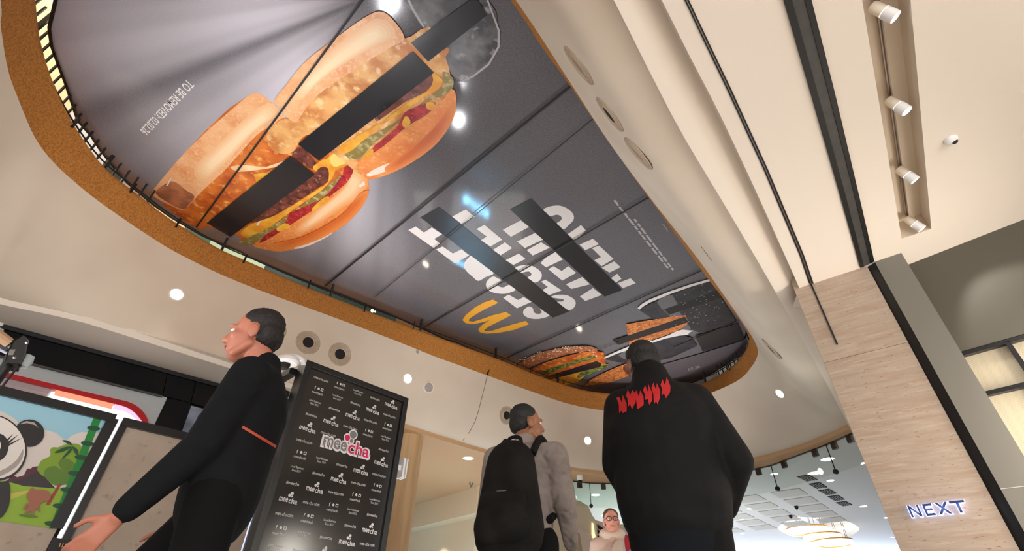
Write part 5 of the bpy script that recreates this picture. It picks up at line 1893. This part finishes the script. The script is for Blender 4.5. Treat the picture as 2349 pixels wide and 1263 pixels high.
# small pale speaker at the fold of the ceiling, top of the left edge
p = P(2, 742, ZL + .02)
t = tag(MB().lathe(p, (0, 0, -1), [(.09, 0), (.09, .05), (.07, .09), (.001, .1)], 20).build('dome_light', WHITEP), 'pale dome fitting on the ceiling at the left edge, above the dark fascia', 'ceiling fitting')

# ================================================================== PEOPLE
def capsule(vs, fs, a, b, ra, rb, n=14, flat=None):
    """tapered capsule from a to b; flat=(axis vector, factor) squashes the section along an axis"""
    a, b = Vector(a), Vector(b)
    d = (b - a)
    L = d.length
    d = d.normalized() if L > 1e-6 else Vector((0, 0, 1))
    x = d.orthogonal().normalized()
    y = d.cross(x)
    if flat:
        fa = Vector(flat[0])
        fa = (fa - d * fa.dot(d))
        if fa.length > 1e-3:
            x = fa.normalized()
            y = d.cross(x)
    k = flat[1] if flat else 1.0
    base = len(vs)
    rings = []
    for j in range(5):
        t = j / 4 * PI / 2
        rings.append((a - d * ra * math.cos(t), max(ra * math.sin(t), 1e-4)))
    for j in range(5):
        t = PI / 2 - j / 4 * PI / 2
        rings.append((b + d * rb * math.cos(t), max(rb * math.sin(t), 1e-4)))
    for c, r in rings:
        for i in range(n):
            an = 2 * PI * i / n
            vs.append(c + x * (r * math.cos(an) * k) + y * (r * math.sin(an)))
    for j in range(len(rings) - 1):
        for i in range(n):
            fs.append((base + j * n + i, base + j * n + (i + 1) % n, base + (j + 1) * n + (i + 1) % n, base + (j + 1) * n + i))
    fs.append(tuple(base + i for i in reversed(range(n))))
    fs.append(tuple(base + (len(rings) - 1) * n + i for i in range(n)))


def ellipsoid(vs, fs, c, r, rot=None, n=18, m_=12):
    c = Vector(c)
    base = len(vs)
    for j in range(m_ + 1):
        t = PI * j / m_
        for i in range(n):
            a = 2 * PI * i / n
            s = max(math.sin(t), .01)
            p = Vector((r[0] * s * math.cos(a), r[1] * s * math.sin(a), r[2] * math.cos(t)))
            if rot:
                p = rot @ p
            vs.append(c + p)
    for j in range(m_):
        for i in range(n):
            fs.append((base + j * n + i, base + (j + 1) * n + i, base + (j + 1) * n + (i + 1) % n, base + j * n + (i + 1) % n))
    fs.append(tuple(base + i for i in range(n)))
    fs.append(tuple(base + m_ * n + i for i in reversed(range(n))))


def fuse(name, vs, fs, mt, parent, voxel=.012, smooth=6, xf=None, factor=.5):
    """melts overlapping forms into one continuous surface"""
    me = bpy.data.meshes.new(name)
    me.from_pydata([xf @ v for v in vs] if xf else vs, [], fs)
    o = bpy.data.objects.new(name, me)
    col.objects.link(o)
    md = o.modifiers.new('fuse', 'REMESH')
    md.mode = 'VOXEL'
    md.voxel_size = voxel
    sm = o.modifiers.new('soft', 'SMOOTH')
    sm.iterations = smooth
    sm.factor = factor
    dg = bpy.context.evaluated_depsgraph_get()
    new = bpy.data.meshes.new_from_object(o.evaluated_get(dg))
    col.objects.unlink(o)
    bpy.data.objects.remove(o)
    bpy.data.meshes.remove(me)
    new.name = name
    off = rootloc(parent)
    for v in new.vertices:
        v.co -= off
    new.materials.clear()
    new.materials.append(mt)
    for p in new.polygons:
        p.use_smooth = True
    q = bpy.data.objects.new(name, new)
    link(q, parent)
    return q


def rot_to(yaw=0, pitch=0, roll=0):
    return Matrix.Rotation(yaw, 3, 'Z') @ Matrix.Rotation(pitch, 3, 'X') @ Matrix.Rotation(roll, 3, 'Y')


def head_forms(vs, fs, c, R):
    def E(p, r):
        ellipsoid(vs, fs, c + R @ Vector(p), r, R)

    def K(a, b, ra, rb, fl=None):
        capsule(vs, fs, c + R @ Vector(a), c + R @ Vector(b), ra, rb, 10, fl)
    E((0, -.012, .028), (.074, .092, .088))
    E((0, .03, -.025), (.060, .066, .082))
    E((0, .052, -.088), (.038, .036, .028))
    K((-.052, .0, -.06), (-.03, .055, -.092), .02, .02)
    K((.052, .0, -.06), (.03, .055, -.092), .02, .02)
    K((0, .088, .012), (0, .108, -.024), .009, .014)
    K((-.013, .098, -.028), (.013, .098, -.028), .010, .010)
    K((-.04, .079, .024), (.04, .079, .024), .012, .012)
    K((-.02, .087, -.058), (.02, .087, -.058), .009, .009)
    K((-.016, .085, -.07), (.016, .085, -.07), .009, .009)
    E((-.042, .062, -.018), (.02, .02, .018))
    E((.042, .062, -.018), (.02, .02, .018))
    for s in (-1, 1):
        E((s * .078, -.008, -.012), (.012, .022, .034))


def hand_forms(vs, fs, w, d, pn_, side, grip=.5, s=1.0):
    """w wrist, d direction of the forearm, pn_ palm normal"""
    d = Vector(d).normalized()
    pn_ = Vector(pn_)
    pn_ = (pn_ - d * pn_.dot(d)).normalized()
    x = d.cross(pn_) * side
    w = Vector(w)
    for k in (-1.2, -.4, .4, 1.2):
        capsule(vs, fs, w + d * .01 + x * .012 * k * s, w + d * .085 * s + x * .019 * k * s, .014, .0115, 10)
    lens = (.068, .082, .077, .058)
    for i, k in enumerate((1.45, .48, -.48, -1.4)):
        a = w + d * .09 * s + x * .0195 * k * s
        L = lens[i] * s
        b = a + (d * math.cos(grip * .6) + pn_ * math.sin(grip * .6) + x * .06 * k) * L * .5
        c = b + (d * math.cos(grip * 1.5) + pn_ * math.sin(grip * 1.5)) * L * .32
        e = c + (d * math.cos(grip * 2.2) + pn_ * math.sin(grip * 2.2)) * L * .26
        capsule(vs, fs, a, b, .0095, .0088, 8)
        capsule(vs, fs, b, c, .0088, .0082, 8)
        capsule(vs, fs, c, e, .0082, .0072, 8)
    a = w + d * .025 * s + x * .026 * s
    b = a + (d * .7 + x * .7 + pn_ * .25).normalized() * .042 * s
    c = b + (d * .9 + x * .25 + pn_ * .35).normalized() * .034 * s
    capsule(vs, fs, a, b, .013, .0105, 8)
    capsule(vs, fs, b, c, .0105, .0085, 8)


BASEJ = dict(pelvis=(0, 0, .96), waist=(0, .0, 1.10), chest=(0, .0, 1.30), neck=(0, -.015, 1.50), head=(0, .03, 1.655),
             shl=(-.185, -.01, 1.435), shr=(.185, -.01, 1.435), ell=(-.245, -.03, 1.15), elr=(.245, -.03, 1.15),
             wrl=(-.245, .07, .91), wrr=(.245, .07, .91), hpl=(-.095, 0, .93), hpr=(.095, 0, .93),
             knl=(-.10, .02, .51), knr=(.10, .02, .51), anl=(-.10, -.03, .10), anr=(.10, -.03, .10))


def person(label, loc, yaw, J=None, skin=(200, 150, 120), top=None, legs=None, shoe=None, hair=(30, 24, 20), hy=0, hp=0, hr=0, puff=1.0, girth=1.0, hairform='short', h=1.0, hem=.82, glove=False, grip=.5, voxel=.012, lean=None, hs=1.0, collar=False):
    j = {k: Vector(v) for k, v in BASEJ.items()}
    for k, v in (J or {}).items():
        j[k] = Vector(v)
    root = empty('person', loc, label, 'person')
    xf3 = Matrix.Rotation(yaw, 3, 'Z')
    T = lambda v: Vector(loc) + xf3 @ (v * h)

    class X:
        def __matmul__(s, v):
            return T(v)
    xf = X()
    SK = mat('skin', skin, .5)
    R = rot_to(hy, hp, hr) * hs
    # ---- body: one continuous surface
    vs, fs = [], []
    head_forms(vs, fs, j['head'], R)
    capsule(vs, fs, j['neck'] + Vector((0, -.005, -.05)), j['head'] + R @ Vector((0, -.02, -.05)), .062, .054, 14)
    for s, sh, el, wr in ((-1, 'shl', 'ell', 'wrl'), (1, 'shr', 'elr', 'wrr')):
        capsule(vs, fs, j['neck'] + Vector((0, 0, -.04)), j[sh], .05, .052)
        capsule(vs, fs, j[sh], j[el], .05, .038)
        capsule(vs, fs, j[el], j[wr], .038, .026)
        d = j[wr] - j[el]
        hand_forms(vs, fs, j[wr], d, Vector((-s * .9, .35, 0)), s, grip)
    fx = (Vector((0, 1, 0)), .68)
    capsule(vs, fs, j['pelvis'], j['waist'], .145, .13, 18, fx)
    capsule(vs, fs, j['waist'], j['chest'], .13, .155, 18, fx)
    capsule(vs, fs, j['chest'], j['chest'] + Vector((0, 0, .1)), .155, .12, 18, fx)
    for hp_, kn_, an_ in (('hpl', 'knl', 'anl'), ('hpr', 'knr', 'anr')):
        capsule(vs, fs, j[hp_], j[kn_], .08, .052)
        capsule(vs, fs, j[kn_], j[an_], .052, .036)
        capsule(vs, fs, j[an_] + Vector((0, 0, -.05)), j[an_] + Vector((0, .13, -.065)), .03, .022)
    fuse('body', vs, fs, SK, root, .0065, 3, xf)
    # ---- hair
    HR = mat('hair', hair, .7)
    if hairform:
        vs, fs = [], []
        c = j['head']
        ellipsoid(vs, fs, c + R @ Vector((0, -.026, .052)), (.081, .086, .074), R)
        ellipsoid(vs, fs, c + R @ Vector((0, -.05, .0)), (.076, .062, .07), R)
        if hairform == 'fuller':
            ellipsoid(vs, fs, c + R @ Vector((0, .02, .09)), (.066, .072, .045), R)
        if hairform == 'long':
            ellipsoid(vs, fs, c + R @ Vector((0, -.045, -.06)), (.095, .06, .12), R)
            capsule(vs, fs, c + R @ Vector((-.075, -.01, .03)), c + R @ Vector((-.08, .0, -.12)), .03, .028)
            capsule(vs, fs, c + R @ Vector((.075, -.01, .03)), c + R @ Vector((.08, .0, -.12)), .03, .028)
        ho_ = fuse('hair', vs, fs, HR, root, .007, 2, xf)
        for v in ho_.data.vertices:
            v.co += v.normal * random.uniform(-.002, .004)
    EW = mat('eye_white', (225, 220, 214), .3)
    ED = mat('eye_dark', (40, 26, 18), .3)
    LP = mat('lips', tuple(int(a * b) for a, b in zip(skin, (.82, .62, .62))), .5)
    for s in (-1, 1):
        c = j['head'] + R @ Vector((s * .031, .074, .006))
        vs, fs = [], []
        ellipsoid(vs, fs, c, (.014, .011, .008), R, 12, 8)
        mb = MB()
        mb.add([T(v) for v in vs], fs)
        e = mb.build('eye', EW, root)
        vs, fs = [], []
        ellipsoid(vs, fs, c + R @ Vector((0, .007, 0)), (.0062, .0055, .0062), R, 10, 8)
        mb = MB()
        mb.add([T(v) for v in vs], fs)
        mb.build('iris', ED, e)
    vs, fs = [], []
    capsule(vs, fs, j['head'] + R @ Vector((-.02, .092, -.062)), j['head'] + R @ Vector((.02, .092, -.062)), .006, .006, 8)
    mb = MB()
    mb.add([T(v) for v in vs], fs)
    mb.build('mouth', LP, root)
    # ---- top
    p = puff
    vs, fs = [], []
    g = girth
    fx = (Vector((0, 1, 0)), .74)
    hemv = Vector((j['pelvis'].x, j['pelvis'].y, hem))
    capsule(vs, fs, hemv + Vector((0, 0, .13)), j['waist'], .165 * p * g, .168 * p * g, 20, fx)
    capsule(vs, fs, j['waist'], j['chest'], .165 * p * g, .178 * p * g, 20, fx)
    capsule(vs, fs, j['chest'], j['chest'] + Vector((0, -.01, .09)), .175 * p * g, .13 * p, 20, fx)
    for s, sh, el, wr in ((-1, 'shl', 'ell', 'wrl'), (1, 'shr', 'elr', 'wrr')):
        capsule(vs, fs, j['neck'] + Vector((0, -.005, -.05)), j[sh], .068 * p, .074 * p)
        capsule(vs, fs, j[sh], j[el], .075 * p, .064 * p)
        capsule(vs, fs, j[el], j[wr] + (j[el] - j[wr]).normalized() * .03, .063 * p, .042 * p)
    capsule(vs, fs, j['neck'] + Vector((0, 0, -.05)), j['neck'] + Vector((0, .005, .01)), .085, .072)
    if collar:
        capsule(vs, fs, j['neck'] + Vector((0, -.02, -.06)), j['neck'] + Vector((0, .0, .05)), .125, .092)
    tp = fuse('jacket' if p > 1.05 else 'shirt', vs, fs, top, root, voxel, 8, xf)
    # ---- trousers
    vs, fs = [], []
    fx = (Vector((0, 1, 0)), .74)
    capsule(vs, fs, j['pelvis'] + Vector((0, 0, -.03)), j['pelvis'] + Vector((0, 0, .07)), .160 * g, .150 * g, 18, fx)
    for hp_, kn_, an_ in (('hpl', 'knl', 'anl'), ('hpr', 'knr', 'anr')):
        capsule(vs, fs, j[hp_], j[kn_], .098 * g, .075)
        capsule(vs, fs, j[kn_], j[an_], .075, .06)
    fuse('trousers', vs, fs, legs, root, .012, 6, xf)
    for an_ in ('anl', 'anr'):
        vs, fs = [], []
        a = j[an_]
        capsule(vs, fs, a + Vector((0, -.03, -.055)), a + Vector((0, .15, -.062)), .045, .038)
        capsule(vs, fs, a + Vector((0, -.02, -.02)), a + Vector((0, .03, -.04)), .05, .045)
        fuse('shoe', vs, fs, shoe, root, .010, 3, xf)
    return root, j, T, R


BLKFAB = mat('black_padded_fabric', (9, 8, 9), .8, spec=.2, noise=[((2.5, 2.5, 6), (12, 11, 12), .3, .7, 1.5)], bump=.45, bd=.05)
BLKTR = mat('black_trousers', (8, 8, 9), .9, spec=.2)
NAVYTR = mat('dark_navy_trim', (24, 34, 44), .8)
GREYSH = mat('grey_shirt', (140, 128, 122), .85, noise=[(9, (128, 116, 110), .35, .65, 2)], bump=.8, bd=.03)
DKJK = mat('charcoal_jacket', (13, 14, 17), .85, spec=.2, noise=[((2.5, 2.5, 6), (16, 17, 20), .3, .7, 1.5)], bump=.45, bd=.05)
SHOE = mat('dark_shoe', (24, 22, 22), .6)
PINKT = mat('beige_knit', (204, 176, 160), .85)

# 1) big black jacket, back to the camera
l1 = D(1528, 1050, 2.34)
l1.z = 0
y1 = math.radians(-14)
J1 = dict(head=(-.035, .06, 1.665), neck=(-.01, .0, 1.52), shl=(-.165, -.0, 1.425), shr=(.17, -.01, 1.425),
          ell=(-.215, .04, 1.17), wrl=(-.15, .21, 1.0), elr=(.285, -.01, 1.15), wrr=(.215, .15, .97),
          knl=(-.11, .10, .52), anl=(-.11, .12, .10), knr=(.11, -.02, .52), anr=(.11, -.16, .115))
rt_, j_, T_, R_ = person('person in a big black padded jacket with red lettering across the back', l1, y1, J1, (120, 84, 64), BLKFAB, BLKTR, SHOE, (16, 14, 13), hy=.35, hp=-.15, puff=1.2, girth=1.2, hairform='fuller', h=1.0, hem=.86, grip=1.0, collar=True)
# seams of the jacket
# red lettering across the shoulders, following the back
dgj = [c for c in rt_.children if c.name.startswith('jacket')][0]
off = rootloc(rt_)
bvj = BVHTree.FromPolygons([v.co + off for v in dgj.data.vertices], [tuple(p.vertices) for p in dgj.data.polygons])
REDL = mat('red_lettering', (168, 10, 18), .7)
mb = MB()
glyphs = []
rj = random.Random(3)
for k in range(9):
    w0, w1 = rj.uniform(.0, .2), rj.uniform(.8, 1.15)
    glyphs.append([(w0, rj.uniform(0, .25)), (w0 + .3, rj.uniform(.1, .3)), (.5, rj.uniform(-.1, .15)), (w1, rj.uniform(.1, .35)), (w1 + .15, rj.uniform(.5, .7)), (w1 - .1, rj.uniform(.85, 1.05)), (.62, rj.uniform(.55, .75)), (.45, rj.uniform(.9, 1.1)), (.1, rj.uniform(.7, .95)), (.22, .55)])
start, end = (1420, 948), (1598, 902)
N_ = len(glyphs)
for i, gph in enumerate(glyphs):
    bx = start[0] + (end[0] - start[0]) * i / N_
    by = start[1] + (end[1] - start[1]) * i / N_ + (-5 if i % 2 else 4)
    wv, hv = ((end[0] - start[0]) / N_ * .95, (end[1] - start[1]) / N_ * .95), (-8, -48 if i > 3 else -42)
    # dense patch so it hugs the fabric
    pts, tr = tess([[Vector((x, y, 0)) for x, y in gph]])
    bmx = bmesh.new()
    bv_ = [bmx.verts.new(p) for p in pts]
    for t in tr:
        try:
            bmx.faces.new([bv_[k] for k in t])
        except ValueError:
            pass
    bmesh.ops.subdivide_edges(bmx, edges=bmx.edges[:], cuts=2, use_grid_fill=True)
    bmx.verts.ensure_lookup_table()
    bmx.verts.index_update()
    out = []
    ok = True
    for v in bmx.verts:
        px, py = bx + wv[0] * v.co.x + hv[0] * v.co.y, by + wv[1] * v.co.x + hv[1] * v.co.y
        d = ray(px, py).normalized()
        loc, nor, ii, dist = bvj.ray_cast(CAM, d)
        if loc is None:
            ok = False
            break
        out.append(loc - d * .004)
    if ok:
        MB().add(out, [tuple(v.index for v in f.verts) for f in bmx.faces]).build('red_letter', REDL, dgj)
    bmx.free()
# quilting channels: a waist drawcord line
HEM = mat('hem_navy', (9, 13, 18), .9, spec=.2)
vs, fs = [], []
c = Vector((0, 0, .90))
capsule(vs, fs, c + Vector((0, 0, -.05)), c + Vector((0, 0, .02)), .19, .195, 22, (Vector((0, 1, 0)), .76))
fuse('shirt_hem', vs, fs, HEM, rt_, .012, 4, type('X', (), {'__matmul__': lambda s, v: T_(v)})())

# 2) backpack man, in profile to the right
l2 = D(1203, 1100, 2.95)
l2.z = 0
y2 = math.radians(-20)
J2 = dict(head=(.0, .05, 1.60), neck=(0, .0, 1.45), pelvis=(0, 0, .93), waist=(0, .0, 1.06), chest=(0, .0, 1.26), shl=(-.185, .0, 1.39), shr=(.19, .0, 1.385), ell=(-.24, .05, 1.11), wrl=(-.22, .19, .92),
          elr=(.235, .0, 1.12), wrr=(.225, .14, .915), knl=(-.10, .16, .52), anl=(-.10, .2, .1), knr=(.1, -.02, .5), anr=(.10, -.2, .13))
rt2, j2, T2, R2_ = person('person in a light grey top with a black backpack, in profile', l2, y2, J2, (142, 92, 64), GREYSH, BLKTR, SHOE, (20, 17, 15), hy=-.85, hp=.02, puff=1.0, girth=.98, hairform='short', h=1.0, hem=.88)
bp = empty('backpack', T2(Vector((0, -.2, 1.15))), 'bulky black backpack on the back of the person in a light grey top', 'backpack')
BPK = mat('backpack_black', (13, 11, 10), .85, spec=.2, noise=[(8, (26, 24, 22), .4, .7, 3)])
XF2 = type('X', (), {'__matmul__': lambda s, v: T2(v)})()
vs, fs = [], []
fb = (Vector((0, 1, 0)), .72)
capsule(vs, fs, (0, -.25, .96), (0, -.24, 1.27), .185, .14, 20, fb)
capsule(vs, fs, (0, -.21, 1.0), (0, -.20, 1.28), .16, .12, 20, fb)
fuse('main_bag', vs, fs, BPK, bp, .012, 6, XF2)
vs, fs = [], []
capsule(vs, fs, (-.06, -.36, .96), (.06, -.36, .96), .085, .085, 14, (Vector((0, 1, 0)), .5))
capsule(vs, fs, (-.06, -.35, 1.06), (.06, -.35, 1.06), .07, .07, 14, (Vector((0, 1, 0)), .5))
fuse('front_pocket', vs, fs, BPK, bp, .01, 4, XF2)
for s in (-1, 1):
    pts = [Vector((s * .09, -.13, 1.36)), Vector((s * .11, -.03, 1.475)), Vector((s * .125, .09, 1.42)), Vector((s * .14, .14, 1.28)), Vector((s * .165, .09, 1.12)), Vector((s * .16, -.06, 1.03))]
    MB().tube([T2(v) for v in cr(pts, 5, False)], .021, 8).build('shoulder_strap', BPK, bp)
MB().tube([T2(v) for v in cr([Vector((-.04, -.17, 1.39)), Vector((-.03, -.18, 1.44)), Vector((.03, -.18, 1.44)), Vector((.04, -.17, 1.39))], 5, False)], .01, 8).build('grab_loop', BPK, bp)
MB().tube([T2(v) for v in cr([Vector((-.1, -.345, 1.10)), Vector((0, -.37, 1.115)), Vector((.1, -.345, 1.10))], 5, False)], .005, 6).build('zip', mat('zip_grey', (70, 66, 64), .4), bp)
# black bag at his side
bgc = T2(Vector((.27, .16, .80)))
sbg = empty('shoulder_bag', bgc, 'rounded black bag at the hand of the person with the backpack', 'bag')
vs, fs = [], []
capsule(vs, fs, (.275, .04, .72), (.275, .26, .72), .12, .12, 16, (Vector((1, 0, 0)), .45))
capsule(vs, fs, (.275, .02, .62), (.275, .28, .62), .12, .12, 16, (Vector((1, 0, 0)), .5))
fuse('bag_body', vs, fs, BLKTR, sbg, .012, 5, XF2)
MB().tube([T2(v) for v in cr([Vector((.272, .07, .80)), Vector((.262, .09, .86)), Vector((.245, .165, .865)), Vector((.262, .22, .86)), Vector((.272, .24, .80))], 5, False)], .009, 8).build('handle', BLKTR, sbg)

# 3) man striding to the left, side on
l3 = D(536, 1050, 2.3)
l3.z = 0
y3 = math.radians(110)
J3 = dict(head=(.0, .09, 1.62), neck=(0, .0, 1.47), chest=(0, .0, 1.25), waist=(0, .0, 1.06), pelvis=(0, 0, .94), shl=(-.175, .02, 1.36), shr=(.175, .0, 1.37),
          ell=(-.205, .08, 1.06), wrl=(-.20, .24, .81), elr=(.2, .02, 1.10), wrr=(.17, .14, .84),
          hpl=(-.095, -.0, .92), hpr=(.095, -.0, .92), knl=(-.10, -.02, .5), anl=(-.10, -.32, .15), knr=(.10, .26, .54), anr=(.10, .34, .1))
rt3, j3, T3, R3_ = person('person in a dark jacket with an orange stripe striding left past the kiosk', l3, y3, J3, (178, 112, 90), DKJK, BLKTR, SHOE, (28, 22, 20), hy=-.1, hp=-.12, puff=1.08, girth=1.08, hairform='short', h=1.0, hem=.80, hs=1.1)
ORS = mat('orange_stripe', (176, 66, 40), .6)
dj3 = [c for c in rt3.children if c.name.startswith('jacket')][0]
off3 = rootloc(rt3)
bv3 = BVHTree.FromPolygons([v.co + off3 for v in dj3.data.vertices], [tuple(p.vertices) for p in dj3.data.polygons])
rows = []
for k in range(26):
    t = k / 25
    px, py = 556 + 84 * t, 978 + 50 * t
    r_ = []
    for o_ in (-3.2, 3.2):
        d = ray(px + o_ * .5, py - o_ * .85).normalized()
        loc, nor, ii, dist = bv3.ray_cast(CAM, d)
        r_.append(loc - d * .004 if loc else None)
    if all(r_):
        rows.append(r_)
if len(rows) > 2:
    MB().grid(rows).build('orange_stripe', ORS, rt3)

# 4) woman far off, facing the camera
l4 = D(1404, 1220, 5.75)
l4.z = 0
y4 = math.radians(176)
rt4, j4, T4, R4_ = person('person with glasses in a pale pink beige top, facing this way in the distance', l4, y4, dict(head=(0, .03, 1.55), neck=(0, -.01, 1.40), chest=(0, 0, 1.2), waist=(0, 0, 1.03), pelvis=(0, 0, .9), shl=(-.165, 0, 1.33), shr=(.165, 0, 1.33), ell=(-.22, -.02, 1.07), elr=(.22, -.02, 1.07), wrl=(-.2, .1, .87), wrr=(.2, .1, .87),
            hpl=(-.09, 0, .87), hpr=(.09, 0, .87), knl=(-.09, .12, .48), knr=(.09, -.02, .48)), (214, 148, 128), PINKT, BLKTR, SHOE, (92, 62, 44), hp=.0, hairform='short', hem=.8)
GLF = mat('glasses_dark', (40, 30, 28), .3)
hc4 = j4['head']
gb = None
mb = MB()
for s in (-1, 1):
    ring = [T4(hc4 + Vector((s * .033 + .026 * math.cos(2 * PI * k / 14), .102, .006 + .019 * math.sin(2 * PI * k / 14)))) for k in range(15)]
    mb.tube(ring, .0035, 6, cap=False)
    mb.tube([T4(hc4 + Vector((s * .058, .1, .01))), T4(hc4 + Vector((s * .08, -.01, .008)))], .003, 6)
mb.tube([T4(hc4 + Vector((-.008, .105, .01))), T4(hc4 + Vector((.008, .105, .01)))], .003, 6)
mb.build('glasses', GLF, rt4)
vs, fs = [], []
capsule(vs, fs, (-.07, .0, 1.42), (.07, .0, 1.42), .07, .07, 12)
capsule(vs, fs, (-.05, .09, 1.32), (.03, .12, 1.2), .06, .05, 12, (Vector((0, 1, 0)), .5))
fuse('scarf', vs, fs, mat('scarf_cream', (218, 196, 178), .9), rt4, .012, 5, type('X', (), {'__matmul__': lambda s, v: T4(v)})())

# 5) someone in white and red mostly hidden by the black jacket
l5 = D(1486, 1220, 5.2)
l5.z = 0
WHS = mat('white_red_top', (196, 188, 192), .8, noise=[((14, 14, 3), (170, 34, 44), .58, .62, 1)])
person('person in a white and red striped top, mostly hidden behind the black jacket', l5, math.radians(150), dict(head=(0, .03, 1.50), neck=(0, -.01, 1.36), chest=(0, 0, 1.17), waist=(0, 0, 1.0), pelvis=(0, 0, .88), shl=(-.17, 0, 1.29), shr=(.17, 0, 1.29), ell=(-.22, -.02, 1.03), elr=(.22, -.02, 1.03), wrl=(-.2, .1, .84), wrr=(.2, .1, .84), hpl=(-.09, 0, .85), hpr=(.09, 0, .85)),
       (206, 160, 136), WHS, BLKTR, SHOE, (60, 44, 36), hem=.8, hairform='short')
